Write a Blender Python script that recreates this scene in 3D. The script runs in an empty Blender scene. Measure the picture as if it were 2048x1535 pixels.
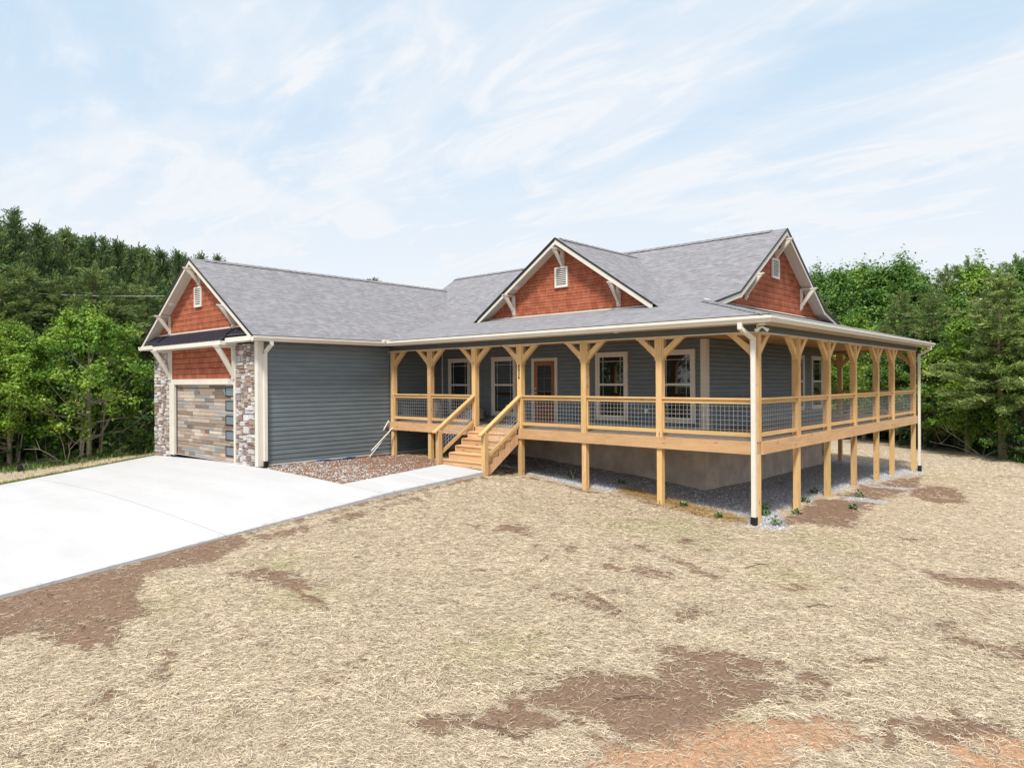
import bpy, math, random
import numpy as np
from mathutils import Vector, Matrix
R = math.radians
random.seed(7); rng = np.random.default_rng(11)
scene = bpy.context.scene
COL = scene.collection
# ------------------------------------------------------------------ camera
CAM = np.array([6.2558, -14.964, 1.3492]); FPX = 1373.7; YAW = R(42.403); ROLL = R(0.2988)
cd = np.array([-math.sin(YAW), math.cos(YAW), 0.0]); cr = np.array([math.cos(YAW), math.sin(YAW), 0.0]); cu = np.array([0, 0, 1.0])
rr = cr*math.cos(ROLL) - cu*math.sin(ROLL); uu = cr*math.sin(ROLL) + cu*math.cos(ROLL)
cam_data = bpy.data.cameras.new('camera'); cam = bpy.data.objects.new('camera', cam_data); COL.objects.link(cam)
cam_data.sensor_width = 36; cam_data.lens = 36*FPX/2048; cam_data.shift_y = -4.23/2048
cam_data.clip_start = 0.05; cam_data.clip_end = 3000
M = Matrix.Identity(4)
for i in range(3):
    M[i][0] = rr[i]; M[i][1] = uu[i]; M[i][2] = -cd[i]; M[i][3] = CAM[i]
cam.matrix_world = M
scene.camera = cam
# ------------------------------------------------------------------ world, sun, exposure
SUN_EL = R(58); SUN_DIR = Vector((0.30, -0.60, 1.0))      # towards the sun
SUN_DIR = Vector((SUN_DIR.x, SUN_DIR.y, 0)).normalized()*math.cos(SUN_EL) + Vector((0, 0, math.sin(SUN_EL)))
world = bpy.data.worlds.new('World'); scene.world = world; world.use_nodes = True
wn, wl = world.node_tree.nodes, world.node_tree.links
wn.clear()
def wnode(t, **kw):
    n = wn.new(t)
    for k, v in kw.items(): setattr(n, k, v)
    return n
wout = wnode('ShaderNodeOutputWorld'); bg = wnode('ShaderNodeBackground'); bg.inputs['Strength'].default_value = 0.13
sky = wnode('ShaderNodeTexSky', sky_type='NISHITA', sun_disc=False)
sky.sun_elevation = SUN_EL; sky.sun_rotation = math.atan2(SUN_DIR.x, SUN_DIR.y)
sky.air_density = 1.0; sky.dust_density = 1.5; sky.ozone_density = 1.0
tc = wnode('ShaderNodeTexCoord'); sep = wnode('ShaderNodeSeparateXYZ'); wl.new(tc.outputs['Generated'], sep.inputs[0])
def wmath(op, a, b=None, c=None, clamp=False):
    n = wnode('ShaderNodeMath', operation=op, use_clamp=clamp)
    for i, v in enumerate((a, b, c)):
        if v is None: continue
        if isinstance(v, (int, float)): n.inputs[i].default_value = v
        else: wl.new(v, n.inputs[i])
    return n.outputs[0]
zz = wmath('MAXIMUM', sep.outputs['Z'], 0.0)
den = wmath('ADD', zz, 0.16)
px = wmath('DIVIDE', sep.outputs['X'], den); py = wmath('DIVIDE', sep.outputs['Y'], den)
comb = wnode('ShaderNodeCombineXYZ'); wl.new(px, comb.inputs[0]); wl.new(py, comb.inputs[1])
def cloud(rot, scale, nscale, detail, rough, dist, off):
    mp = wnode('ShaderNodeMapping'); mp.inputs['Rotation'].default_value = (0, 0, rot); mp.inputs['Scale'].default_value = scale
    mp.inputs['Location'].default_value = off
    wl.new(comb.outputs[0], mp.inputs[0])
    nz = wnode('ShaderNodeTexNoise'); nz.inputs['Scale'].default_value = nscale; nz.inputs['Detail'].default_value = detail
    nz.inputs['Roughness'].default_value = rough; nz.inputs['Distortion'].default_value = dist
    wl.new(mp.outputs[0], nz.inputs['Vector']); return nz.outputs['Fac']
c1 = cloud(R(-70), (0.7, 1.25, 1), 1.0, 9, 0.55, 0.9, (5.9, 2.6, 0))
c2 = cloud(R(-68), (0.6, 1.6, 1), 3.0, 10, 0.62, 1.6, (7.7, 4.1, 0))
def ramp(v, lo, hi):
    n = wnode('ShaderNodeMapRange', interpolation_type='SMOOTHSTEP'); n.inputs['From Min'].default_value = lo; n.inputs['From Max'].default_value = hi
    wl.new(v, n.inputs['Value']); return n.outputs[0]
cf = wmath('MULTIPLY', ramp(c1, 0.30, 0.62), 0.92)
cf = wmath('ADD', cf, wmath('MULTIPLY', wmath('MULTIPLY', ramp(c2, 0.44, 0.74), ramp(c1, 0.30, 0.52)), 0.6), clamp=True)
hz = wnode('ShaderNodeMapRange', interpolation_type='SMOOTHSTEP'); hz.inputs['From Min'].default_value = 0.0; hz.inputs['From Max'].default_value = 0.55
hz.inputs['To Min'].default_value = 0.93; hz.inputs['To Max'].default_value = 0.86; wl.new(zz, hz.inputs['Value'])
inv = wmath('SUBTRACT', 1.0, hz.outputs[0])
fac = wmath('ADD', hz.outputs[0], wmath('MULTIPLY', inv, cf), clamp=True)
veil = wnode('ShaderNodeMixRGB'); veil.inputs[1].default_value = (2.72, 3.5, 4.2, 1); veil.inputs[2].default_value = (3.92, 4.08, 4.3, 1)
wl.new(wmath('MAXIMUM', cf, ramp(wmath('SUBTRACT', 1.0, zz), 0.52, 0.94)), veil.inputs[0])
mix = wnode('ShaderNodeMixRGB'); wl.new(fac, mix.inputs[0]); wl.new(sky.outputs[0], mix.inputs[1]); wl.new(veil.outputs[0], mix.inputs[2])
wl.new(mix.outputs[0], bg.inputs['Color']); wl.new(bg.outputs[0], wout.inputs[0])
sl = bpy.data.lights.new('sun', 'SUN'); sl.energy = 2.9; sl.angle = R(10); sl.color = (1.0, 0.955, 0.89)
so = bpy.data.objects.new('sun', sl); COL.objects.link(so); so.rotation_euler = SUN_DIR.to_track_quat('Z', 'Y').to_euler()
so.location = (0, 0, 40)
vs = scene.view_settings; vs.view_transform = 'Standard'; vs.look = 'None'; vs.gamma = 1; vs.exposure = 0.8; vs.use_curve_mapping = False
scene.render.resolution_x = 1024; scene.render.resolution_y = 767
scene.cycles.max_bounces = 6; scene.cycles.transparent_max_bounces = 8

# ------------------------------------------------------------------ mesh builder
class MB:
    def __init__(s): s.v = []; s.f = []; s.uv = []; s.c = []; s.m = []; s.sm = []
    def face(s, pts, uv=None, col=None, smooth=False, mi=0):
        b = len(s.v); s.v.extend([tuple(map(float, p)) for p in pts]); s.f.append(tuple(range(b, b+len(pts))))
        if uv is None: uv = s.auto_uv(pts)
        s.uv.append(uv); s.c.append(col or (1, 1, 1)); s.m.append(mi); s.sm.append(smooth)
    @staticmethod
    def auto_uv(pts, off=(0, 0)):
        p = [Vector(q) for q in pts]
        e = sorted([(p[(i+1) % len(p)]-p[i]) for i in range(len(p))], key=lambda q: -q.length)[0]
        if e.length < 1e-9: return [(0, 0)]*len(pts)
        u = e.normalized(); n = None
        for i in range(len(p)):
            w = (p[(i+1) % len(p)]-p[i]).cross(p[(i+2) % len(p)]-p[(i+1) % len(p)])
            if w.length > 1e-9: n = w.normalized(); break
        if n is None: return [(0, 0)]*len(pts)
        v = n.cross(u)
        return [(q.dot(u)+off[0], q.dot(v)+off[1]) for q in p]
    def box(s, a, b, col=None, mi=0):
        c = [(a[i]+b[i])/2 for i in range(3)]; h = [abs(b[i]-a[i])/2 for i in range(3)]
        s.obox(c, ((1, 0, 0), (0, 1, 0), (0, 0, 1)), h, col, mi)
    def obox(s, c, ax, h, col=None, mi=0, bev=0.0):
        c = Vector(c); X, Y, Z = [Vector(a) for a in ax]
        L = max(range(3), key=lambda i: h[i]); off = (random.uniform(0, 40), random.uniform(0, 40))
        if col is None: q_ = random.uniform(.76, 1.08); col = (q_, q_*random.uniform(.96, 1.02), q_*random.uniform(.90, 1.02))
        for k in range(3):
            for sg in (-1, 1):
                A = [X, Y, Z][(k+1) % 3]; B = [X, Y, Z][(k+2) % 3]; N = [X, Y, Z][k]
                ha, hb = h[(k+1) % 3], h[(k+2) % 3]
                o = c + N*h[k]*sg
                q = [(-1, -1), (1, -1), (1, 1), (-1, 1)]
                if sg < 0: q = q[::-1]
                pts = [o + A*ha*i + B*hb*j for i, j in q]
                if (k+1) % 3 == L: uv = [(ha*i+off[0], hb*j+off[1]+k*.37) for i, j in q]
                else: uv = [(hb*j+off[0], ha*i+off[1]+k*.37) for i, j in q]
                s.face(pts, uv, col, False, mi)
    def bar(s, p0, p1, w, hgt, up=(0, 0, 1), col=None, mi=0):
        p0, p1 = Vector(p0), Vector(p1); d = p1-p0; L = d.length; d.normalize(); up = Vector(up)
        sd = d.cross(up).normalized(); u2 = sd.cross(d)
        s.obox((p0+p1)/2, (d, sd, u2), (L/2, w/2, hgt/2), col, mi)
    def prism(s, poly, o, au, av, an, depth, col=None, mi=0):
        """poly = outline in (u,v); thickness from o along an"""
        o, au, av, an = Vector(o), Vector(au), Vector(av), Vector(an); n = len(poly)
        off = (random.uniform(0, 30), random.uniform(0, 30))
        f0 = [o+au*u+av*v for u, v in poly]; f1 = [p+an*depth for p in f0]
        uv = [(v+off[0], u+off[1]) for u, v in poly]
        s.face(f0[::-1], uv[::-1], col, False, mi); s.face(f1, uv, col, False, mi)
        for i in range(n):
            j = (i+1) % n; s.face([f0[i], f0[j], f1[j], f1[i]], None, col, False, mi)
    def tube(s, pts, rad, n=8, col=None, cap=True, mi=0):
        pts = [Vector(p) for p in pts]; 
        if not isinstance(rad, (list, tuple)): rad = [rad]*len(pts)
        rings = []; ref = Vector((0.31, 0.17, 0.93)); acc = 0; vv = []
        for i, p in enumerate(pts):
            d = (pts[min(i+1, len(pts)-1)]-pts[max(i-1, 0)]).normalized()
            a = d.cross(ref); 
            if a.length < .1: a = d.cross(Vector((1, 0, 0)))
            a.normalize(); b = d.cross(a)
            rings.append([p+(a*math.cos(t)+b*math.sin(t))*rad[i] for t in [2*math.pi*k/n for k in range(n)]])
            if i: acc += (pts[i]-pts[i-1]).length
            vv.append(acc)
        b0 = len(s.v)
        for r_ in rings: s.v.extend([tuple(q) for q in r_])
        for i in range(len(pts)-1):
            for k in range(n):
                k2 = (k+1) % n
                s.f.append((b0+i*n+k, b0+i*n+k2, b0+(i+1)*n+k2, b0+(i+1)*n+k))
                s.uv.append([(vv[i], k/n*.3), (vv[i], (k+1)/n*.3), (vv[i+1], (k+1)/n*.3), (vv[i+1], k/n*.3)])
                s.c.append(col or (1, 1, 1)); s.m.append(mi); s.sm.append(True)
        if cap:
            s.face(rings[0][::-1], [(0, 0)]*n, col, False, mi); s.face(rings[-1], [(0, 0)]*n, col, False, mi)
    def build(s, name, mat, parent=None, **props):
        me = bpy.data.meshes.new(name); me.from_pydata(s.v, [], s.f)
        uvl = me.uv_layers.new(name='UVMap'); flat = [x for f in s.uv for q in f for x in q]; uvl.data.foreach_set('uv', flat)
        ca = me.color_attributes.new('Col', 'FLOAT_COLOR', 'CORNER'); fc = []
        for f, c in zip(s.f, s.c): fc.extend([c[0], c[1], c[2], 1.0]*len(f))
        ca.data.foreach_set('color', fc)
        mats = mat if isinstance(mat, (list, tuple)) else [mat]
        for m_ in mats: me.materials.append(m_)
        me.polygons.foreach_set('material_index', s.m); me.polygons.foreach_set('use_smooth', s.sm)
        me.update()
        o = bpy.data.objects.new(name, me); COL.objects.link(o); o.parent = parent
        for k, v in props.items(): o[k] = v
        return o
def thing(name, label, cat, loc=(0, 0, 0), group=None):
    o = bpy.data.objects.new(name, None); o.location = loc; o.empty_display_size = .3; COL.objects.link(o)
    o['label'] = label; o['category'] = cat
    if group: o['group'] = group
    return o
def tag(o, label, cat, group=None):
    o['label'] = label; o['category'] = cat
    if group: o['group'] = group
    return o
def np_mesh(name, verts, faces, mat, cols=None, parent=None, smooth=False, **props):
    """verts (N,3), faces (M,k); cols per face (M,3)"""
    me = bpy.data.meshes.new(name); n, m, k = len(verts), len(faces), faces.shape[1]
    me.vertices.add(n); me.vertices.foreach_set('co', np.ascontiguousarray(verts, dtype=np.float32).ravel())
    me.loops.add(m*k); me.loops.foreach_set('vertex_index', np.ascontiguousarray(faces, dtype=np.int32).ravel())
    me.polygons.add(m); me.polygons.foreach_set('loop_start', np.arange(0, m*k, k, dtype=np.int32))
    me.polygons.foreach_set('loop_total', np.full(m, k, dtype=np.int32))
    if smooth: me.polygons.foreach_set('use_smooth', np.ones(m, dtype=bool))
    me.update(calc_edges=True)
    if cols is not None:
        ca = me.color_attributes.new('Col', 'FLOAT_COLOR', 'CORNER')
        c4 = np.ones((m, k, 4), dtype=np.float32); c4[:, :, :3] = np.asarray(cols, dtype=np.float32)[:, None, :]
        ca.data.foreach_set('color', c4.ravel())
    me.materials.append(mat)
    o = bpy.data.objects.new(name, me); COL.objects.link(o); o.parent = parent
    for kk, v in props.items(): o[kk] = v
    return o

# ------------------------------------------------------------------ materials
class NT:
    def __init__(s, name, rough=0.7, spec=0.3):
        s.mat = bpy.data.materials.new(name); s.mat.use_nodes = True; s.n = s.mat.node_tree.nodes; s.l = s.mat.node_tree.links
        s.b = s.n['Principled BSDF']; s.b.inputs['Roughness'].default_value = rough; s.b.inputs['Specular IOR Level'].default_value = spec
        s.out = s.n['Material Output']
    def add(s, t, ins=None, **kw):
        n = s.n.new(t)
        for k, v in kw.items(): setattr(n, k, v)
        for k, v in (ins or {}).items():
            if hasattr(v, 'is_output') or isinstance(v, bpy.types.NodeSocket): s.l.new(v, n.inputs[k])
            else: n.inputs[k].default_value = v
        return n
    def uv(s, scale=(1, 1, 1), rot=(0, 0, 0)):
        t = s.add('ShaderNodeTexCoord'); m = s.add('ShaderNodeMapping', {'Vector': t.outputs['UV'], 'Scale': scale, 'Rotation': rot}); return m.outputs[0]
    def obj(s, scale=(1, 1, 1)):
        g = s.add('ShaderNodeNewGeometry'); m = s.add('ShaderNodeMapping', {'Vector': g.outputs['Position'], 'Scale': scale}); return m.outputs[0]
    def noise(s, vec, scale, detail=4, rough=.55, dist=0):
        return s.add('ShaderNodeTexNoise', {'Vector': vec, 'Scale': scale, 'Detail': detail, 'Roughness': rough, 'Distortion': dist}).outputs['Fac']
    def rng(s, v, a, b, c=0, d=1, smooth=False):
        n = s.add('ShaderNodeMapRange', {'Value': v, 'From Min': a, 'From Max': b, 'To Min': c, 'To Max': d})
        if smooth: n.interpolation_type = 'SMOOTHSTEP'
        return n.outputs[0]
    def mix(s, f, a, b, mode='MIX'):
        n = s.n.new('ShaderNodeMixRGB'); n.blend_type = mode
        for i, v in enumerate((f, a, b)):
            if isinstance(v, bpy.types.NodeSocket): s.l.new(v, n.inputs[i])
            elif i == 0: n.inputs[0].default_value = v
            else: n.inputs[i].default_value = (v[0], v[1], v[2], 1)
        return n.outputs[0]
    def math(s, op, a, b=0.0, clamp=False):
        n = s.add('ShaderNodeMath', operation=op, use_clamp=clamp)
        for i, v in enumerate((a, b)):
            if isinstance(v, bpy.types.NodeSocket): s.l.new(v, n.inputs[i])
            else: n.inputs[i].default_value = v
        return n.outputs[0]
    def col(s, c):
        if isinstance(c, bpy.types.NodeSocket): s.l.new(c, s.b.inputs['Base Color'])
        else: s.b.inputs['Base Color'].default_value = (c[0], c[1], c[2], 1)
    def bump(s, h, st=.3, d=.01):
        n = s.add('ShaderNodeBump', {'Height': h, 'Strength': st, 'Distance': d}); s.l.new(n.outputs[0], s.b.inputs['Normal'])
    def attr(s):
        return s.add('ShaderNodeAttribute', attribute_name='Col').outputs['Color']
def g3(c, k): return tuple(x*k for x in c)
def plain(name, c, rough=.6, var=.12, scale=6, spec=.3, bump=0):
    t = NT(name, rough, spec); p = t.obj(); n1 = t.noise(p, scale, 5); f = t.rng(n1, .3, .7, 1-var, 1+var)
    k = t.mix(1.0, c, t.add('ShaderNodeCombineXYZ', {0: f, 1: f, 2: f}).outputs[0], 'MULTIPLY'); t.col(k)
    if bump: t.bump(t.noise(p, 60, 4), bump, .01)
    return t.mat
def wood_mat(name, light, dark, knot=(.16, .08, .035), rough=.75):
    t = NT(name, rough, .2); u = t.uv((1.1, 16, 1)); g = t.noise(u, 2.2, 6, .6, 1.2); u2 = t.uv((.7, 3, 1)); b = t.noise(u2, 1.2, 3)
    c = t.mix(t.rng(g, .35, .68), light, dark); c = t.mix(t.rng(b, .4, .7, 0, .55), c, g3(light, 1.12))
    kv = t.uv((1.7, 6.5, 1)); vo = t.add('ShaderNodeTexVoronoi', {'Vector': kv, 'Scale': 1.0, 'Randomness': 1.0})
    kn = t.rng(vo.outputs['Distance'], .05, .15, 1, 0, True); c = t.mix(t.math('MULTIPLY', kn, .8), c, knot)
    c = t.mix(1, c, t.attr(), 'MULTIPLY'); t.col(c); t.bump(g, .25, .004); return t.mat
MW = {}
MW['wood'] = wood_mat('wood_pine', (.70, .465, .22), (.53, .33, .145))
MW['wood2'] = wood_mat('wood_beam', (.68, .435, .245), (.50, .29, .145))
MW['wood3'] = wood_mat('wood_tread', (.68, .45, .26), (.50, .31, .16))
MW['ceil'] = wood_mat('wood_ceiling', (.62, .34, .15), (.46, .23, .10))
MW['cream'] = plain('trim_cream', (.66, .615, .53), .45, .05, 3)
MW['white'] = plain('gutter_cream', (.70, .66, .58), .38, .04, 3)
MW['fasc'] = plain('frieze_dark', (.085, .095, .090), .55, .08, 4)
MW['black'] = plain('black_metal', (.012, .012, .014), .4, .2, 5)
MW['found'] = plain('parged_block', (.52, .445, .38), .9, .22, 2.2, .1, .35)
MW['deck'] = plain('deck_board', (.23, .195, .165), .7, .22, 7)
MW['wire'] = plain('galvanised', (.47, .47, .47), .35, .05, 8)
MW['vent'] = plain('vent_cream', (.70, .66, .60), .5, .04, 5)
MW['light'] = plain('lamp_white', (.85, .85, .83), .3, .02, 5)
MW['pvc'] = plain('pvc_white', (.72, .70, .62), .35, .08, 9)
MW['darkroom'] = plain('interior_dark', (.03, .03, .032), .9, .1, 3)
# siding
def siding_mat(name, c):
    t = NT(name, .5, .3); p = t.obj((1, 1, 6)); n1 = t.noise(p, 1.2, 4); n2 = t.noise(t.obj((30, 30, 90)), 1, 3)
    f = t.math('MULTIPLY', t.rng(n1, .3, .7, .9, 1.1), t.rng(n2, .3, .7, .93, 1.07))
    t.col(t.mix(1, c, t.add('ShaderNodeCombineXYZ', {0: f, 1: f, 2: f}).outputs[0], 'MULTIPLY')); return t.mat
MW['side'] = siding_mat('siding_slate', (.150, .182, .195))
def shake_mat():
    t = NT('cedar_shake_red', .8, .12); u = t.uv((1, 1, 1))
    br = t.add('ShaderNodeTexBrick', {'Vector': u, 'Color1': (.47, .15, .078, 1), 'Color2': (.32, .092, .05, 1), 'Mortar': (.06, .015, .01, 1), 'Scale': 1.0,
        'Mortar Size': .006, 'Mortar Smooth': .3, 'Bias': -.1, 'Brick Width': .19, 'Row Height': .185}, offset=.37, squash=1.6, squash_frequency=3)
    g = t.noise(t.uv((60, 3, 1)), 1, 4, .6, .3); g2 = t.noise(t.uv((3, 3, 1)), 1, 3)
    c = t.mix(t.rng(g, .35, .7, 0, .5), br.outputs[0], (.18, .05, .03)); c = t.mix(t.rng(g2, .45, .7, 0, .45), c, (.46, .17, .10)); t.col(c)
    t.bump(g, .3, .006); return t.mat
MW['shake'] = shake_mat()
def shingle_mat():
    t = NT('asphalt_shingle', .9, .15); u = t.uv((1, 1, 1))
    def br(w, off, a, b):
        return t.add('ShaderNodeTexBrick', {'Vector': u, 'Color1': a, 'Color2': b, 'Mortar': (.1, .1, .11, 1), 'Scale': 1.0, 'Mortar Size': .0, 'Mortar Smooth': .1,
         'Bias': 0, 'Brick Width': w, 'Row Height': .143}, offset=off, squash=1.7, squash_frequency=3)
    b1 = br(.31, .43, (.25, .246, .262, 1), (.285, .28, .297, 1)); b2 = br(.17, .61, (1.0, 1.0, 1.0, 1), (.78, .78, .78, 1))
    c = t.mix(1, b1.outputs[0], b2.outputs[0], 'MULTIPLY')
    # shadow gap below each raised tab
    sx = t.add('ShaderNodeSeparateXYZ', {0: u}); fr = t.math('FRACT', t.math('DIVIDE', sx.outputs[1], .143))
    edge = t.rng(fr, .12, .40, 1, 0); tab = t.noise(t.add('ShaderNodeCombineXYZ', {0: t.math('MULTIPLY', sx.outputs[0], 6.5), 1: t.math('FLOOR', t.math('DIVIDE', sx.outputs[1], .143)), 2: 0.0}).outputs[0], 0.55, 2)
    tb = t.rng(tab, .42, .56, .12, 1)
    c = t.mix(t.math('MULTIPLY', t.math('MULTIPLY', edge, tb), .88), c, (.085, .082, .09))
    gr = t.noise(t.uv((90, 90, 1)), 1, 3); c = t.mix(t.rng(gr, .35, .7, 0, .3), c, (.16, .155, .165))
    big = t.noise(t.uv((.35, .7, 1)), 1, 4); c = t.mix(t.rng(big, .35, .7, 0, .08), c, (.42, .41, .43)); t.col(c)
    t.bump(t.math('SUBTRACT', gr, t.math('MULTIPLY', edge, 2)), .5, .008); return t.mat
MW['roof'] = shingle_mat()
def attr_mat(name, rough=.85, nscale=25, namp=.2, spec=.2, bump=.4):
    t = NT(name, rough, spec); p = t.obj(); n1 = t.noise(p, nscale, 6, .65); f = t.rng(n1, .3, .7, 1-namp, 1+namp)
    t.col(t.mix(1, t.attr(), t.add('ShaderNodeCombineXYZ', {0: f, 1: f, 2: f}).outputs[0], 'MULTIPLY'))
    if bump: t.bump(n1, bump, .01)
    return t.mat
MW['stone'] = attr_mat('ledge_stone', .9, 22, .35, .15, .8)
def plank_mat():
    t = NT('reclaimed_plank', .75, .2); g = t.noise(t.uv((3, 40, 1)), 1, 6, .65, .6); b = t.noise(t.uv((1.5, 5, 1)), 1, 4)
    c = t.mix(t.rng(g, .4, .7, 0, .45), t.attr(), (.12, .10, .085)); c = t.mix(t.rng(b, .5, .75, 0, .45), c, (.25, .26, .26)); t.col(c); t.bump(g, .3, .004); return t.mat
MW['plank'] = plank_mat()
def soffit_mat():
    t = NT('vented_soffit', .5, .3); u = t.uv((1, 1, 1)); sx = t.add('ShaderNodeSeparateXYZ', {0: u}); fr = t.math('FRACT', t.math('DIVIDE', sx.outputs[0], .10))
    e = t.rng(fr, .0, .12, 1, 0); t.col(t.mix(t.math('MULTIPLY', e, .55), (.60, .545, .47), (.27, .24, .2))); return t.mat
MW['soffit'] = soffit_mat()
def glass_mat(name, tint=(.012, .015, .018), rough=.02, blinds=False):
    t = NT(name, rough, .9); t.b.inputs['IOR'].default_value = 1.6
    if blinds:
        sx = t.add('ShaderNodeSeparateXYZ', {0: t.obj()}); fr = t.math('FRACT', t.math('DIVIDE', sx.outputs[2], .055)); t.col(t.mix(t.rng(fr, .35, .5, 0, 1), (.10, .12, .13), (.02, .024, .028)))
    else: t.col(tint)
    return t.mat
MW['glass'] = glass_mat('window_glass'); MW['blind'] = glass_mat('window_glass_blinds', blinds=True)
MW['frost'] = glass_mat('frosted_glass', (.17, .21, .235), .25)
MW['door'] = wood_mat('stained_door', (.33, .14, .065), (.23, .09, .042))
MW['metalroof'] = plain('standing_seam_black', (.045, .043, .062), .3, .15, 3, .9)
MW['brass'] = plain('satin_nickel', (.6, .55, .45), .3, .1, 9)
MW['tarp'] = plain('pale_plastic', (.42, .40, .40), .4, .35, 9)
MW['blue'] = plain('blue_plastic', (.02, .055, .17), .4, .2, 9)
MW['rubber'] = plain('black_rubber', (.012, .012, .013), .6, .2, 9)
def concrete():
    t = NT('broom_concrete', .85, .2); p = t.obj(); a = t.noise(t.obj((.25, 1.6, 1)), 1, 5, .6); b = t.noise(t.obj((6, 60, 1)), 1, 4); d = t.noise(p, 1.1, 5)
    c = t.mix(t.rng(a, .35, .68, 0, .6), (.49, .49, .50), (.42, .417, .415)); c = t.mix(t.rng(b, .4, .7, 0, .25), c, (.38, .38, .38)); c = t.mix(t.rng(d, .52, .75, 0, .3), c, (.39, .38, .365))
    t.col(c); t.bump(b, .25, .004); return t.mat
MW['conc'] = concrete()
def leaf_mat(name, trans=.35, rough=.55):
    t = NT(name, rough, .25); a = t.attr(); t.col(a)
    tr = t.add('ShaderNodeBsdfTranslucent', {'Color': a}); mx = t.add('ShaderNodeMixShader', {0: trans, 1: t.b.outputs[0], 2: tr.outputs[0]})
    t.l.new(mx.outputs[0], t.out.inputs[0]); return t.mat
MW['leaf'] = leaf_mat('leaf'); MW['needle'] = leaf_mat('needle', .33, .6); MW['straw'] = leaf_mat('straw', .2, .6)
MW['bark'] = plain('bark', (.17, .115, .085), .9, .4, 14, .1, .8)
MW['barkl'] = plain('bark_pale', (.24, .20, .16), .9, .4, 14, .1, .8)
MW['pebble'] = attr_mat('pebble', .9, 40, .15, .2, 0)
# ------------------------------------------------------------------ terrain height
def drive_z(x, y):
    t = np.clip((-7.1-x)/14.2, -0.2, 1.2); s = .090 + .030*t
    base = -1.31 + .16*np.sin(np.clip(t, 0, 1)*math.pi) - .05*t
    return base + s*(y+4.87) + np.where(y > -4.87, (y+4.87)*(.055-s), 0)
CP = [(-13.2,0,-1.22),(-11.2,0,-1.18),(-7.1,0,-1.40),(-4.85,0,-1.55),(-2.5,0,-1.70),(0,0,-1.85),(-9.1,2.5,-1.17),(-6.4,2.5,-1.34),(-3.95,2.5,-1.5),(-2.5,2.5,-1.67),
 (-2.5,6.1,-1.76),(-2.5,11.9,-1.80),(0,2.4,-1.90),(0,4.7,-1.84),(0,7.1,-1.81),(0,9.4,-1.92),(0,11.4,-1.94),(0,14.5,-2.12),(-13.3,-2.5,-1.19),(-13.3,-4.87,-1.22),
 (-7.1,-1.6,-1.24),(-7.1,-4.9,-1.40),(-7.1,-8.6,-1.70),(-7.1,-12.4,-2.06),(-8.9,-1.6,-1.2),(-8.9,-4.8,-1.33),(-21.4,-4.8,-1.42),(-21.6,-7,-1.70),(-21.6,-9.7,-2.0),(-21.6,-13,-2.4),
 (-25.7,-8.8,-1.92),(-23.8,-3.95,-1.45),(-24.3,-6.7,-1.70),(-21.5,0,-1.25),(-22,8,-1.3),(6.2,-15,-2.25),(2,-12,-2.15),(-3,-9,-1.92),(-4,-4,-1.72),(3,-6,-2.08),(0,-4,-1.98),(5,-2,-2.12),(10,-8,-2.3),
 (14,2,-2.5),(8,8,-2.4),(2.6,21.2,-2.30),(-4.4,36.6,-2.3),(-7.8,33.3,-2.2),(-12,20,-2.0),(-2.4,15.5,-1.95),(-10,-18,-2.7),(0,-20,-2.6),(-30,-14,-2.2),(-32,0,-1.3),(-7,-15,-2.3)]
CP = np.array(CP)
def _phi(r): return np.where(r > 1e-9, r*r*np.log(np.maximum(r, 1e-9)), 0)
_n = len(CP); _K = _phi(np.hypot(CP[:, None, 0]-CP[None, :, 0], CP[:, None, 1]-CP[None, :, 1])) + np.eye(_n)*.6
_P = np.c_[np.ones(_n), CP[:, :2]]; _A = np.block([[_K, _P], [_P.T, np.zeros((3, 3))]]); _w = np.linalg.solve(_A, np.r_[CP[:, 2], 0, 0, 0])
def _hash(ix, iy, s):
    h = np.sin(ix*127.1+iy*311.7+s*74.7)*43758.5453; return h-np.floor(h)
def vnoise(x, y, s=0):
    ix, iy = np.floor(x), np.floor(y); fx, fy = x-ix, y-iy; fx = fx*fx*(3-2*fx); fy = fy*fy*(3-2*fy)
    a = _hash(ix, iy, s); b = _hash(ix+1, iy, s); c = _hash(ix, iy+1, s); d = _hash(ix+1, iy+1, s)
    return (a*(1-fx)+b*fx)*(1-fy)+(c*(1-fx)+d*fx)*fy
def fbm(x, y, s=0, o=4):
    t = 0; a = .5; tot = 0
    for i in range(o): t = t+a*vnoise(x*2**i, y*2**i, s+i*3.1); tot += a; a *= .55
    return t/tot
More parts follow.
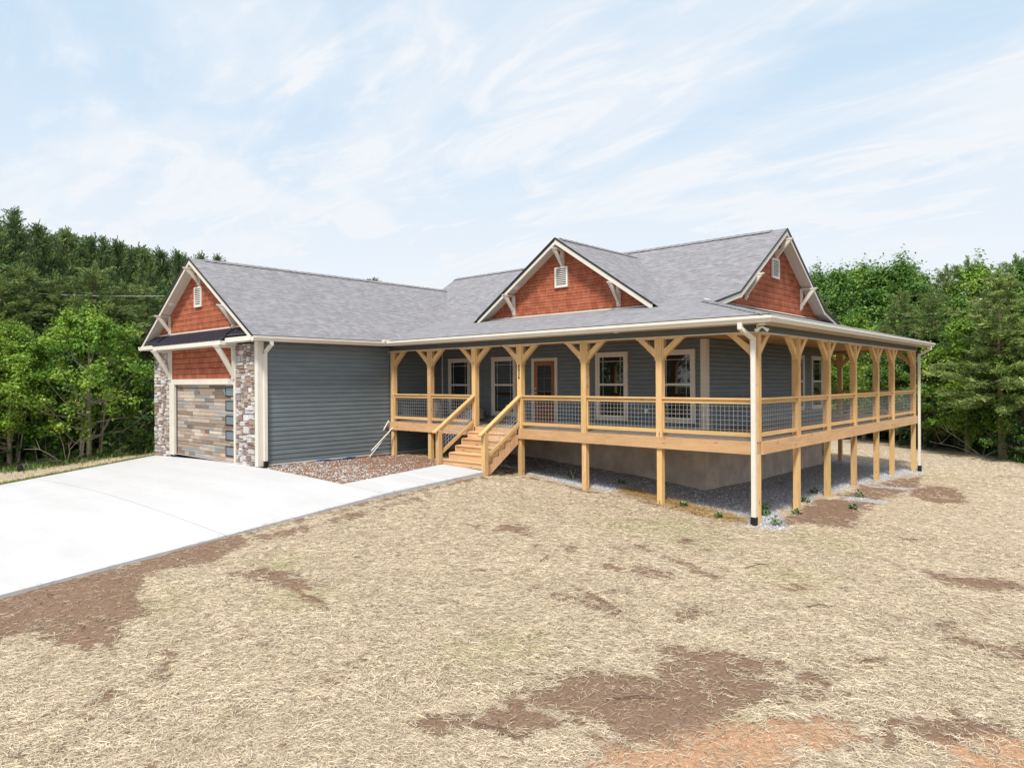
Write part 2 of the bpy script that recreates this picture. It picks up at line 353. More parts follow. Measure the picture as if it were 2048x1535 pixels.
def ground_z(x, y, rough=True):
    x = np.asarray(x, float); y = np.asarray(y, float); sh = x.shape; x = x.ravel(); y = y.ravel(); z = np.empty_like(x)
    for i in range(0, len(x), 20000):
        a, b = x[i:i+20000], y[i:i+20000]
        z[i:i+20000] = _phi(np.hypot(a[:, None]-CP[None, :, 0], b[:, None]-CP[None, :, 1])) @ _w[:_n] + _w[_n]+_w[_n+1]*a+_w[_n+2]*b
    r = np.hypot(x+5, y-2); k = np.clip((r-28)/22, 0, 1); k = k*k*(3-2*k); z = np.clip(z, -2.8, -1.1)*(1-k) + (-2.3)*k
    far = np.clip((r-60)/200, 0, 1); z = z - 6*far
    if rough:
        m = np.clip(1-(r-28)/20, 0, 1)
        z = z + m*(.05*(fbm(x*1.3, y*1.3, 5)-.5)+.035*(fbm(x*6, y*6, 9, 3)-.5))
        # tyre ruts
        for (ax, ay, bx, by, w, dd) in RUTS:
            L = math.hypot(bx-ax, by-ay); t = np.clip(((x-ax)*(bx-ax)+(y-ay)*(by-ay))/L**2, 0, 1)
            dist = np.hypot(x-(ax+t*(bx-ax)), y-(ay+t*(by-ay))) + .05*(fbm(x*3, y*3, 21, 2)-.5)
            z = z - dd*np.exp(-(dist/w)**2) + dd*.5*np.exp(-((dist-2*w)/w)**2)
    ind = (x > -21.35) & (x < -7.15) & (y < -4.87) & (y > -24); z = np.where(ind, drive_z(x, y)-.16, z)
    ind = (x > -8.9) & (x < -7.1) & (y < -1.5) & (y >= -4.95); z = np.where(ind, np.minimum(z, drive_z(x, y)-.12), z)
    ind = (x > -21.1) & (x < -13.4) & (y > -4.8) & (y < 12); z = np.where(ind, -1.45, z)
    return z.reshape(sh)
RUTS = [(-1.17,-3.31,0.71,-3.79,0.045,0.035),(-0.63,-6.04,0.7,-6.59,0.045,0.035),(0.02,-6.38,0.2,-5.55,0.045,0.035),(-4.86,-9.21,-2.73,-9.37,0.045,0.035),(3.43,-8.21,3.87,-7.79,0.045,0.035),(2.99,-9.22,3.32,-8.18,0.045,0.035),(4.48,-7.78,4.43,-7.27,0.045,0.035),(3.67,-6.11,3.94,-5.66,0.045,0.035),(-6.73,-11.96,-3.56,-11.81,0.045,0.035),(4.39,-4.32,4.9,-4.05,0.045,0.035),(-0.74,-4.82,0.41,-4.64,0.045,0.035)]
def gz(x, y): return float(ground_z(np.array([x]), np.array([y]), False)[0])
SOIL = [[(-7.1,-12.79),(-7.51,-12.33),(-7.52,-10.45),(-7.55,-9.17),(-6.71,-8.46),(-6.16,-8.93),(-5.92,-9.42),(-6.0,-9.95),(-6.29,-10.46),(-5.54,-10.88),(-4.55,-11.12),(-4.17,-11.49),(-3.4,-11.87),(-3.75,-12.13),(-4.29,-12.27),(-4.98,-12.54),(-5.12,-12.79),(-5.28,-13.08)],[(0.05,0.14),(0.03,2.08),(-0.01,2.8),(-0.13,4.14),(0.48,4.78),(0.84,3.71),(1.23,2.77),(1.26,2.11),(1.65,1.75),(1.33,1.36),(0.67,1.01),(0.38,0.44),(0.26,-0.2)],[(-0.21,7.68),(0.55,7.76),(1.0,7.41),(1.44,10.36),(1.99,10.69),(2.67,8.18),(2.78,6.96),(2.34,6.27),(1.78,6.4),(1.3,7.37),(0.45,6.1)],[(1.71,-7.21),(1.81,-7.01),(2.13,-7.03),(2.31,-6.76),(2.6,-6.89),(2.79,-6.61),(3.1,-6.52),(3.22,-6.78),(2.99,-7.09),(2.84,-7.23),(3.39,-7.15),(3.26,-7.74),(3.29,-8.07),(3.14,-8.67),(2.99,-9.17),(2.87,-9.34),(2.42,-9.33),(1.97,-9.35),(1.52,-9.49),(1.22,-9.47),(1.18,-9.27),(1.37,-9.1),(1.3,-8.66),(1.48,-8.32),(1.88,-8.13),(2.0,-7.65)],[(0.75,-10.47),(0.89,-10.26),(1.08,-10.09),(1.13,-9.84),(1.25,-9.51),(1.69,-9.4),(2.06,-9.46),(1.66,-9.96),(1.39,-10.2),(1.2,-10.43),(0.89,-10.58)]]
CLAY = [[(2.78,-10.41),(2.62,-9.94),(2.51,-9.55),(2.87,-9.34),(3.18,-8.17),(3.41,-8.1),(3.69,-7.83),(3.98,-7.62),(4.23,-7.72),(4.06,-8.23),(3.99,-8.68),(4.1,-9.21)],[(4.72,-7.43),(5.41,-6.6),(5.69,-6.69),(5.75,-7.66),(5.23,-8.16),(4.98,-7.71)]]
SOFT = [[(-5.33,-9.6),(-4.61,-8.83),(-3.4,-8.86),(-3.41,-9.3),(-4.16,-9.53),(-4.91,-9.71)],[(-1.06,-4.44),(0.33,-4.34),(0.45,-4.88),(-0.62,-4.9)],[(0.11,-3.5),(1.02,-3.88),(1.1,-4.23),(0.45,-4.03)],[(3.36,-0.91),(3.8,-0.95),(4.78,-0.29),(4.94,-1.13),(4.33,-1.6),(3.61,-1.54)],[(4.1,-3.6),(4.27,-3.3),(4.45,-3.52),(4.36,-4.16),(4.22,-4.05)],[(4.35,-4.17),(4.93,-3.9),(4.87,-4.25),(4.43,-4.56)],[(4.89,-4.27),(5.18,-3.72),(5.25,-4.44),(4.96,-4.58)],[(3.62,-5.97),(3.83,-5.68),(3.98,-5.68),(3.87,-6.04),(3.69,-6.2)],[(4.37,-7.33),(4.46,-7.31),(4.49,-7.77),(4.41,-7.73)],[(-1.06,-6.49),(0.65,-6.59),(0.79,-6.73),(-0.93,-6.7)],[(0.81,-8.94),(1.14,-8.82),(1.21,-8.95),(0.92,-9.1)],[(1.82,-3.83),(2.06,-3.27),(2.3,-3.49),(2.02,-4.02)],[(2.4,1.75),(2.98,1.67),(2.99,1.19),(2.44,1.15)],[(-6.95,-9.51),(-6.79,-8.2),(-6.51,-6.26),(-6.68,-3.82),(-6.36,-3.93),(-6.21,-6.47),(-6.29,-8.36)],[(1.12,-6.05),(1.39,-5.5),(1.69,-5.78),(1.42,-6.3)],[(-4.04,-4.11),(-3.31,-3.79),(-2.91,-4.41),(-3.62,-4.55)]]
SOFT.append([(-7.2,-4.9),(-6.95,-4.9),(-6.8,-9),(-6.8,-12.4),(-7.2,-12.5)])
SOFT.append([(.1,1.5),(1.0,2.0),(1.25,5),(1.3,9),(.7,12),(.25,11)])
SOFT.append([(3.1,-6.6),(3.6,-6.4),(3.9,-7.2),(3.5,-7.9),(3.2,-7.6)])
SOFT.append([(4.3,-7.2),(5.2,-6.2),(5.5,-6.6),(4.9,-7.6)])
GREEN = [(-3.22,-9.41),(-2.08,-2.19),(1.78,-3.06),(0.28,-8.67),(-4.73,-11.02),(3.04,-8.16),(-1.29,-1.41),(-0.44,-1.9),(-4.83,-8.86),(0.96,12.79),(1.46,-0.17)]
def poly_soft(x, y, poly, w):
    """signed distance based soft mask"""
    n = len(poly); ins = np.zeros(x.shape, bool); dm = np.full(x.shape, 1e9)
    for i in range(n):
        ax, ay = poly[i]; bx, by = poly[(i+1) % n]
        c = ((ay > y) != (by > y)) & (x < (bx-ax)*(y-ay)/((by-ay) if by != ay else 1e-9)+ax); ins ^= c
        t = np.clip(((x-ax)*(bx-ax)+(y-ay)*(by-ay))/((bx-ax)**2+(by-ay)**2), 0, 1); dm = np.minimum(dm, np.hypot(x-ax-t*(bx-ax), y-ay-t*(by-ay)))
    sd = np.where(ins, dm, -dm); return np.clip(.5+sd/w, 0, 1)
def sstep(a, lo, hi): t = np.clip((a-lo)/(hi-lo), 0, 1); return t*t*(3-2*t)
BED = [(-13.35,-4.9),(-8.9,-4.9),(-8.9,-1.3),(-9.0,0.3),(-13.35,0.3)]
GRAV = [(-9.3,.35),(-7.2,.5),(-5.4,.15),(-3.6,.55),(-1.6,.2),(-.5,-.15),(.35,.0),(.25,.9),(-.35,2.2),(-.2,5.5),(.1,9.8),(.35,15.1),(-3,15.2),(-3,2.6),(-9.3,2.6)]
def masks(x, y):
    sx_, sy_ = x*.96-y*.28, x*.28+y*.96; wob = .5*(fbm(x*3.0, y*3.0, 31, 4)-.5)+.8*(fbm(sx_*1.6, sy_*6.5, 33, 4)-.5); wob2 = fbm(sx_*8, sy_*20, 41, 3)-.5
    soil = np.zeros(x.shape)
    for i, p in enumerate(SOIL): soil = np.maximum(soil, poly_soft(x, y, p, .42)*(1.0 if i != 2 else .8))
    for p in CLAY: soil = np.maximum(soil, poly_soft(x, y, p, .6)*.92)
    for p in SOFT: soil = np.maximum(soil, poly_soft(x, y, p, .45)*.80)
    big = fbm(x*.45+3, y*.45, 77, 4); mid = fbm(x*1.9+9, y*1.9, 71, 3); soil = np.maximum(soil, .48*sstep(big*.5+mid*.5, .58, .76))
    for (ax, ay, bx, by, w_, d_) in RUTS:
        L_ = math.hypot(bx-ax, by-ay); t_ = np.clip(((x-ax)*(bx-ax)+(y-ay)*(by-ay))/L_**2, 0, 1); soil = np.maximum(soil, .85*np.exp(-(np.hypot(x-(ax+t_*(bx-ax)), y-(ay+t_*(by-ay)))/.09)**2))
    edge = np.clip(1-np.abs(x+6.95)/.25, 0, 1)*((y < -1.6) & (y > -13)); soil = np.maximum(soil, edge*.8)
    porch = np.clip(1-np.abs(y+.1)/.35, 0, 1)*((x > -7.5) & (x < .3)); soil = np.maximum(soil, porch*.62)
    fine = fbm(x*22, y*22, 43, 2)-.5; soil = sstep(soil*.92+wob*1.05+wob2*.85+fine*.6, .27, .74)
    bed = poly_soft(x, y, BED, .12)
    grav = sstep(poly_soft(x, y, GRAV, .5)+wob*.8+wob2*.3, .35, .65)
    gstr = np.zeros(x.shape)
    for p in ([(.3,4.6),(1.4,5.0),(1.3,5.5),(.3,5.2)], [(.2,7.2),(1.3,8.2),(1.2,8.7),(.2,7.8)], [(-.5,-.35),(.6,-.25),(.6,.5),(-.4,.6)]): gstr = np.maximum(gstr, poly_soft(x, y, p, .4))
    grav = np.maximum(grav, sstep(gstr+wob*.8, .4, .7)*.9)
    clay = np.maximum(poly_soft(x, y, CLAY[0], .8), poly_soft(x, y, CLAY[1], .6)); clay = np.maximum(clay, poly_soft(x, y, [(-24.6,-9.5),(-22.7,-3.8),(-22.2,-4.0),(-24.3,-9.8)], 1.0)*.7); clay = sstep(clay+wob*.6, .3, .8)
    green = np.zeros(x.shape)
    for i, (gx, gy) in enumerate(GREEN):
        green = np.maximum(green, np.exp(-((x-gx)**2+(y-gy)**2)/(.45+.12*(i%4)+.03*math.hypot(gx-6,gy+15))**2))
    green = np.maximum(green, .9*((x < -21.3) & (x > -26)) * np.clip(1-(np.abs(x+21.9))/1.0, 0, 1))
    green = .55*sstep(green+wob*1.0+wob2*.6, .35, 1.1)
    r = np.hypot(x+5, y-2)
    # wood floor: beyond the forest edge
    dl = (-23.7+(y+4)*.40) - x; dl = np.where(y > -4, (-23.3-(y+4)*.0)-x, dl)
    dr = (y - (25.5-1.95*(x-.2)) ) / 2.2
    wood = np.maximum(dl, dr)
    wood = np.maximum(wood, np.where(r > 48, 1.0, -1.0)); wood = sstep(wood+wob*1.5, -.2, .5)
    return dict(soil=soil, bed=bed, grav=grav, clay=clay, green=green, wood=wood)
# ground sheet: fine near the camera and house, coarse out to the horizon
def axis(lo, hi, fine, far):
    a = list(np.arange(lo, hi+1e-6, fine)); s = fine; v = hi
    while v < far: s *= 1.35; v += s; a.append(v)
    s = fine; v = lo
    while v > -far: s *= 1.35; v -= s; a.insert(0, v)
    return np.array(a)
gx = axis(-26, 9, .10, 900); gy = axis(-15, 20, .10, 900)
GX, GY = np.meshgrid(gx, gy, indexing='ij'); GZ = ground_z(GX, GY)
nx, ny = GX.shape; idx = np.arange(nx*ny).reshape(nx, ny)
F = np.stack([idx[:-1, :-1], idx[1:, :-1], idx[1:, 1:], idx[:-1, 1:]], -1).reshape(-1, 4)
mk = masks(GX, GY)
def ground_mat():
    t = NT('yard_ground', .95, .08); p = t.obj()
    A = lambda nm: t.add('ShaderNodeAttribute', attribute_name=nm)
    s1 = t.add('ShaderNodeSeparateXYZ', {0: A('MA').outputs['Color']}); s2 = t.add('ShaderNodeSeparateXYZ', {0: A('MB').outputs['Color']})
    soil, bed, grav = s1.outputs[0], s1.outputs[1], s1.outputs[2]; clay, green, wood = s2.outputs[0], s2.outputs[1], s2.outputs[2]
    n1 = t.noise(p, 26, 6, .7); n2 = t.noise(p, 3.5, 5, .6); n3 = t.noise(p, 90, 4, .7)
    def fibre(rot, sc):
        m = t.add('ShaderNodeMapping', {'Vector': t.obj(), 'Rotation': (0, 0, rot), 'Scale': (sc, sc*9, 1)}); return t.noise(m.outputs[0], 1, 3, .6, .7)
    fa = t.math('MAXIMUM', fibre(.5, 9), fibre(-.9, 8)); fa = t.math('MAXIMUM', fa, fibre(1.9, 9.5))
    straw = t.mix(t.rng(fa, .50, .68), (.20, .145, .10), (.66, .555, .41)); straw = t.mix(t.rng(n2, .35, .7, 0, .5), straw, (.52, .43, .315))
    straw = t.mix(t.math('MULTIPLY', green, .62), straw, (.30, .30, .12))
    dirt = t.mix(t.rng(n1, .3, .7), (.145, .092, .06), (.28, .185, .13)); dirt = t.mix(t.rng(n3, .5, .75, 0, .5), dirt, (.34, .26, .20)); dirt = t.mix(t.rng(n2, .4, .7, 0, .3), dirt, (.14, .08, .05))
    red = t.mix(t.rng(n1, .3, .7), (.38, .20, .11), (.54, .345, .22)); dirt = t.mix(clay, dirt, red)
    sm = t.math('ADD', soil, t.math('MULTIPLY', t.math('SUBTRACT', n1, .5), .5)); sm = t.rng(sm, .22, .55, 0, 1, True)
    c = t.mix(sm, straw, dirt)
    gv = t.add('ShaderNodeTexVoronoi', {'Vector': p, 'Scale': 32.0}); gc = t.add('ShaderNodeSeparateXYZ', {0: gv.outputs['Color']}).outputs[0]
    gr = t.mix(t.rng(gc, .1, .9), (.34, .34, .36), (.68, .68, .71)); gr = t.mix(t.rng(gv.outputs['Distance'], .35, .75, 0, .7), gr, (.08, .08, .085))
    bd = t.mix(t.rng(n1, .35, .65), (.17, .09, .06), (.30, .18, .125)); c = t.mix(bed, c, bd)
    c = t.mix(grav, c, gr)
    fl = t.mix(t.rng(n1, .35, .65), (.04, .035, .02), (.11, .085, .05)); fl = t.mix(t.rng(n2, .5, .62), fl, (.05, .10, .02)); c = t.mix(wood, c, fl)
    t.col(c); t.bump(t.math('ADD', t.math('ADD', n1, fa), t.math('MULTIPLY', gv.outputs['Distance'], grav)), .7, .03); return t.mat
MW['ground'] = ground_mat()
ground = np_mesh('ground', np.stack([GX, GY, GZ], -1).reshape(-1, 3), F, MW['ground'], smooth=True, kind='structure')
for nm, ks in (('MA', ('soil', 'bed', 'grav')), ('MB', ('clay', 'green', 'wood'))):
    ca = ground.data.color_attributes.new(nm, 'FLOAT_COLOR', 'POINT'); c4 = np.ones((nx*ny, 4), np.float32)
    for i, k in enumerate(ks): c4[:, i] = mk[k].ravel()
    ca.data.foreach_set('color', c4.ravel())

# driveway and walk
def slab(mb, x0, x1, y0, y1, n=14, m=14):
    xs = np.linspace(x0, x1, n+1); ys = np.linspace(y0, y1, m+1); P = lambda x, y: (x, y, float(drive_z(np.array(x), np.array(y))))
    for i in range(n):
        for j in range(m): mb.face([P(xs[i], ys[j]), P(xs[i+1], ys[j]), P(xs[i+1], ys[j+1]), P(xs[i], ys[j+1])], smooth=True)
    dn = lambda p: (p[0], p[1], p[2]-.13)
    for i in range(n):
        for y, fl in ((y0, 0), (y1, 1)):
            a, b = P(xs[i], y), P(xs[i+1], y); mb.face([a, b, dn(b), dn(a)] if fl else [b, a, dn(a), dn(b)])
    for j in range(m):
        for x, fl in ((x0, 1), (x1, 0)):
            a, b = P(x, ys[j]), P(x, ys[j+1]); mb.face([a, b, dn(b), dn(a)] if fl else [b, a, dn(a), dn(b)])
mb = MB(); g = .008
ysl = [-4.87, -8.75, -12.6, -16.5, -20.4]
for i in range(4):
    for x0, x1 in ((-21.3, -14.2), (-14.2, -7.1)): slab(mb, x0+g*.4, x1-g*.4, ysl[i+1]+g, ysl[i]-g)
mb.face([(-19.6, -4.865, -1.178), (-14.85, -4.865, -1.178), (-14.85, -4.7, -1.17), (-19.6, -4.7, -1.17)])
mb.build('driveway', MW['conc'], kind='structure')
mb = MB(); slab(mb, -8.9, -7.1, -4.87+g, -3.2-g, 6, 6); slab(mb, -8.9, -7.1, -3.2+g, -1.42, 6, 6); mb.build('walkway', MW['conc'], kind='structure')

# straw
def fan_points(n, r0, r1, half=R(52)):
    r = np.sqrt(rng.uniform(r0*r0, r1*r1, n)); a = rng.uniform(-half, half, n); ang = math.pi/2+YAW+a
    return CAM[0]+r*np.cos(ang), CAM[1]+r*np.sin(ang), r
def inside_drive(x, y): return ((x < -7.08) & (x > -21.32) & (y < -4.85)) | ((x > -8.92) & (x < -7.08) & (y < -1.4) & (y > -5)) | ((x < -13.25) & (x > -21.3) & (y > -5))
def make_straw():
    V, Fs, C = [], [], []; base = 0
    for n, r0, r1, L0, L1, W in ((125000, 3.5, 7.5, .035, .12, .0034), (230000, 7.5, 12, .045, .13, .0044), (260000, 12, 18, .05, .125, .0052), (230000, 18, 38, .06, .14, .0085)):
        x, y, r = fan_points(n, r0, r1); ok = ~inside_drive(x+rng.exponential(.035, n), y); x, y, r = x[ok], y[ok], r[ok]; m = masks(x, y)
        clump = fbm(x*1.7, y*1.7, 51, 3); fine = fbm(x*7, y*7, 61, 2)
        p = (1-(.90-.30*m['clay'])*m['soil']**1.5)*(1-m['bed']*.93)*(1-m['grav']*.97)*(1-m['wood'])*(.45+.55*sstep(clump*.5+fine*.5, .32, .55))
        ok = rng.uniform(0, 1, len(x)) < p; x, y = x[ok], y[ok]; gr = m['green'][ok]; so = m['soil'][ok]; n = len(x)
        z = np.where(inside_drive(x, y), drive_z(x, y), ground_z(x, y))+rng.uniform(.004, .028, n)
        flow = (fbm(x*.5, y*.5, 91, 2)-.5)*4+.6; a = np.where(rng.uniform(0, 1, n) < .28, flow+rng.normal(0, .6, n), rng.uniform(0, math.pi*2, n))
        L = rng.uniform(L0, L1, n)*.5; til = rng.normal(0, .10, n); rol = rng.normal(0, .45, n)
        d = np.stack([np.cos(a)*np.cos(til), np.sin(a)*np.cos(til), np.sin(til)], -1); s = np.stack([-np.sin(a)*np.cos(rol), np.cos(a)*np.cos(rol), np.sin(rol)], -1)*(W*rng.uniform(.6, 1.2, n))[:, None]/2
        c = np.stack([x, y, z+np.abs(np.sin(til))*L*.8], -1); bend = np.stack([-np.sin(a), np.cos(a), np.zeros(n)], -1)*(rng.normal(0, .16, n)*L)[:, None]; bend[:, 2] += L*.06
        e = d*L[:, None]; P = np.stack([c-e-s, c-e+s, c+bend+s, c+bend-s, c+e+s, c+e-s], 1).reshape(-1, 3)
        i0 = base+np.arange(n)*6; f = np.stack([np.stack([i0, i0+1, i0+2, i0+3], -1), np.stack([i0+3, i0+2, i0+4, i0+5], -1)], 1).reshape(-1, 4)
        t = rng.uniform(0, 1, n); br = rng.uniform(.50, 1.08, n)*(1-.25*so)*(.86+.28*fbm(x*2.6, y*2.6, 83, 3)); col = np.stack([.93-.13*t, .815-.15*t, .645-.18*t], -1)*br[:, None]
        gg = (rng.uniform(0, 1, n) < .05+.5*gr); col[gg] = np.stack([.50+.12*t, .50+.08*t, .25+.07*t], -1)[gg]*br[gg, None]
        dk = rng.uniform(0, 1, n) < .13; col[dk] = np.array([.24, .17, .11])*br[dk, None]
        V.append(P); Fs.append(f); C.append(np.repeat(col, 2, 0)); base += n*6
    return np.concatenate(V), np.concatenate(Fs), np.concatenate(C)
V, Fq, C = make_straw(); np_mesh('straw_mulch', V, Fq, MW['straw'], C, kind='stuff', label='pale dry straw mulch strewn over the bare yard', category='straw')

# loose stones: octahedra
def stones(name, pts, sizes, cols, **pr):
    n = len(pts); b = np.array([[1,0,0],[-1,0,0],[0,1,0],[0,-1,0],[0,0,.7],[0,0,-.7]], float); f = np.array([[0,2,4],[2,1,4],[1,3,4],[3,0,4],[2,0,5],[1,2,5],[3,1,5],[0,3,5]])
    a = rng.uniform(0, 6.28, n); ca, sa = np.cos(a), np.sin(a); B = b[None]*rng.uniform(.6, 1.3, (n, 6, 1))*sizes[:, None, None]
    X = B[..., 0]*ca[:, None]-B[..., 1]*sa[:, None]; Y = B[..., 0]*sa[:, None]+B[..., 1]*ca[:, None]
    V = np.stack([X, Y, B[..., 2]], -1)+pts[:, None]; Fi = (f[None]+(np.arange(n)*6)[:, None, None]).reshape(-1, 3)
    return np_mesh(name, V.reshape(-1, 3), Fi, MW['pebble'], np.repeat(cols, 8, 0), **pr)
n = 9000; x = rng.uniform(-13.2, -8.95, n); y = rng.uniform(-4.85, .2, n)
p = sstep(-(y+2.0)+(fbm(x*1.6, y*1.6, 12)-.5)*4, -.3, 1.8)*.6+.1; ok = rng.uniform(0, 1, n) < p; x, y = x[ok], y[ok]; z = ground_z(x, y)
t = rng.uniform(0, 1, len(x)); pal = np.array([(.50,.48,.46),(.36,.35,.35),(.26,.165,.12),(.34,.25,.19),(.19,.11,.075)]); c = pal[rng.choice(5, len(x), p=[.3,.22,.16,.2,.12])]*rng.uniform(.75, 1.15, (len(x), 1))
stones('bed_gravel', np.stack([x, y, z+.006], -1), rng.uniform(.012, .042, len(x)), c, kind='stuff', label='pale and rusty pebbles scattered over the reddish soil bed beside the garage', category='gravel')
nC = 60000; x, y, _r = fan_points(nC, 3.6, 20, R(44)); ok = ~inside_drive(x, y); x, y = x[ok], y[ok]; m = masks(x, y); ok = rng.uniform(0, 1, len(x)) < m['soil']*.75*(1-m['wood']); x, y, cl = x[ok], y[ok], m['clay'][ok]
c = (np.array([.20,.13,.088])[None]*(1-cl[:, None])+np.array([.50,.31,.19])[None]*cl[:, None])*rng.uniform(.6, 1.35, (len(x), 1)); stones('soil_clods', np.stack([x, y, ground_z(x, y)+.001], -1), rng.uniform(.004, .02, len(x))**1.0, c, kind='stuff', label='small brown and orange clods on the bare soil patches', category='soil')
n = 26000; x = rng.uniform(-9, 1.6, n); y = rng.uniform(-.5, 15, n); m = masks(x, y); near = np.hypot(x-CAM[0], y-CAM[1])
ok = (rng.uniform(0, 1, n) < m['grav']*np.clip(26/near-.9, .1, 1)) & ~((x < -2.6) & (y > 2.6)); x, y = x[ok], y[ok]; z = ground_z(x, y)
c = np.array([.60,.60,.63])*rng.uniform(.5, 1.25, (len(x), 1)); stones('porch_gravel', np.stack([x, y, z+.004], -1), rng.uniform(.010, .030, len(x)), c, kind='stuff', label='grey crushed gravel spread under the raised porch', category='gravel')
# ------------------------------------------------------------------ house
house = thing('house', 'single storey slate blue house with red shingled gables, attached garage and raised wraparound wood porch', 'house', (-8, 2, -1.2))
HL = house.location
class _P: pass
def P(mb, name, mat, parent=None, **kw):
    o = mb.build(name, mat, parent or house, **kw)
    if parent is None or parent is house:
        o.matrix_parent_inverse = Matrix.Translation(-HL)
    return o
XG, YF = -13.29, -4.87; XGL = -21.28; YW = 2.516; XR = -2.516; YB = 12.0; ZS = 2.60
PZ0, SL, SU = 2.78, .262, .665
def roof_front(y): return PZ0+SL*(y+.4) if y < 3.9 else PZ0+SL*4.3+SU*(y-3.9)
ZB = roof_front(3.9); ZR = ZB+SU*3.55; YR = 7.45
YBEND2 = 11.0; YBE = 15.3
# lap walls -----------------------------------------------------------------
def lap_wall(mb, place, ul, ur, z0, z1, expo, thick=.024, col=None, fl=.55):
    z = z0
    while z < z1-1e-4:
        zt = min(z+expo, z1); a0, b0, a1, b1 = ul(z), ur(z), ul(zt), ur(zt)
        if b0-a0 > .01:
            if b1 < a1: a1 = b1 = (a1+b1)/2
            zm = z+(zt-z)*fl; am, bm = a0+(a1-a0)*fl, b0+(b1-b0)*fl; tm = thick*(1-fl*.25)
            mb.face([place(a0, z, thick), place(b0, z, thick), place(bm, zm, tm), place(am, zm, tm)], [(a0, z), (b0, z), (bm, zm), (am, zm)], col)
            mb.face([place(am, zm, tm), place(bm, zm, tm), place(b1, zt, 0), place(a1, zt, 0)], [(am, zm), (bm, zm), (b1, zt), (a1, zt)], col)
            mb.face([place(a0, z, 0), place(b0, z, 0), place(b0, z, thick), place(a0, z, thick)], [(a0, z), (b0, z), (b0, z), (a0, z)], col)
        z = zt
def face_y(y): return lambda u, z, o: (u, y-o, z)        # wall facing -y
def face_x(x): return lambda u, z, o: (x+o, u, z)        # wall facing +x
K = lambda v: (lambda z: v)
# garage + house walls
mb = MB(); lap_wall(mb, face_x(XG), K(-4.725), K(YW), -1.12, ZS, .1425); mb.box((XG-.15, YF+.02, -1.12), (XG-.016, YW, ZS)); P(mb, 'garage_side_wall', MW['side'])
mb = MB(); lap_wall(mb, face_y(YW), K(XG), K(-2.64), .03, 2.52, .125); mb.box((XG, YW+.016, -.3), (XR-.02, YW+.15, 2.7)); P(mb, 'front_wall', MW['side'])
mb = MB(); lap_wall(mb, face_x(XR), K(YW+.02), K(YB), .03, 2.52, .125); mb.box((XR-.15, YW+.02, -.3), (XR-.016, YB, 3.4)); P(mb, 'right_wall', MW['side'])
mb = MB(); mb.box((-17.6, YB-.02, -1.5), (XR, YB+.12, 2.7)); mb.box((-17.6, YW+.2, -1.5), (-17.45, YB-.02, 5.2)); P(mb, 'rear_wall', MW['side'])
mb = MB(); mb.box((XG-.17, YF+.1, -1.6), (XG-.02, YW, -1.12)); P(mb, 'garage_foundation', MW['found'])
mb = MB(); mb.box((XGL, YF+.12, -1.6), (XGL+.15, 6.5, ZS)); P(mb, 'garage_foundation', MW['found'])
mb = MB(); mb.box((XG, YW+.03, -2.4), (XR-.03, YW+.25, -.02)); mb.box((XR-.25, YW+.25, -2.4), (XR-.03, YB, -.02)); mb.box((XR-8, YB-.2, -2.4), (XR-.26, YB, -.02)); P(mb, 'foundation', MW['found'])
mb = MB(); mb.box((XR-.135, YW-.045, 0), (XR+.042, YW+.01, 2.5)); mb.box((XR-.01, YW+.01, 0), (XR+.042, YW+.13, 2.5)); P(mb, 'corner_board', MW['cream'])
mb = MB(); mb.box((XG+.016, YW-.045, 0), (XG+.06, YW-.005, 2.45)); P(mb, 'corner_board', MW['cream'])
mb = MB(); mb.box((XR-.02, YB-.10, 0), (XR+.042, YB+.03, 2.5)); P(mb, 'corner_board', MW['cream'])
mb = MB(); mb.box((XG-.15, YF-.035, -1.16), (XG+.042, YF, ZS)); mb.box((XG-.03, YF, -1.16), (XG+.042, YF+.16, ZS)); P(mb, 'corner_board', MW['cream'])
mb = MB(); mb.box((XG-.015, -4.72, -1.155), (XG+.036, YW, -1.12)); P(mb, 'starter_strip', MW['cream'])
mb = MB(); mb.box((-9.0, YW-.025, .0), (XR-.14, YW-.015, .03)); mb.box((XG+.05, YW-.025, .0), (-9.0, YW-.015, .03)); P(mb, 'flashing', MW['cream'])
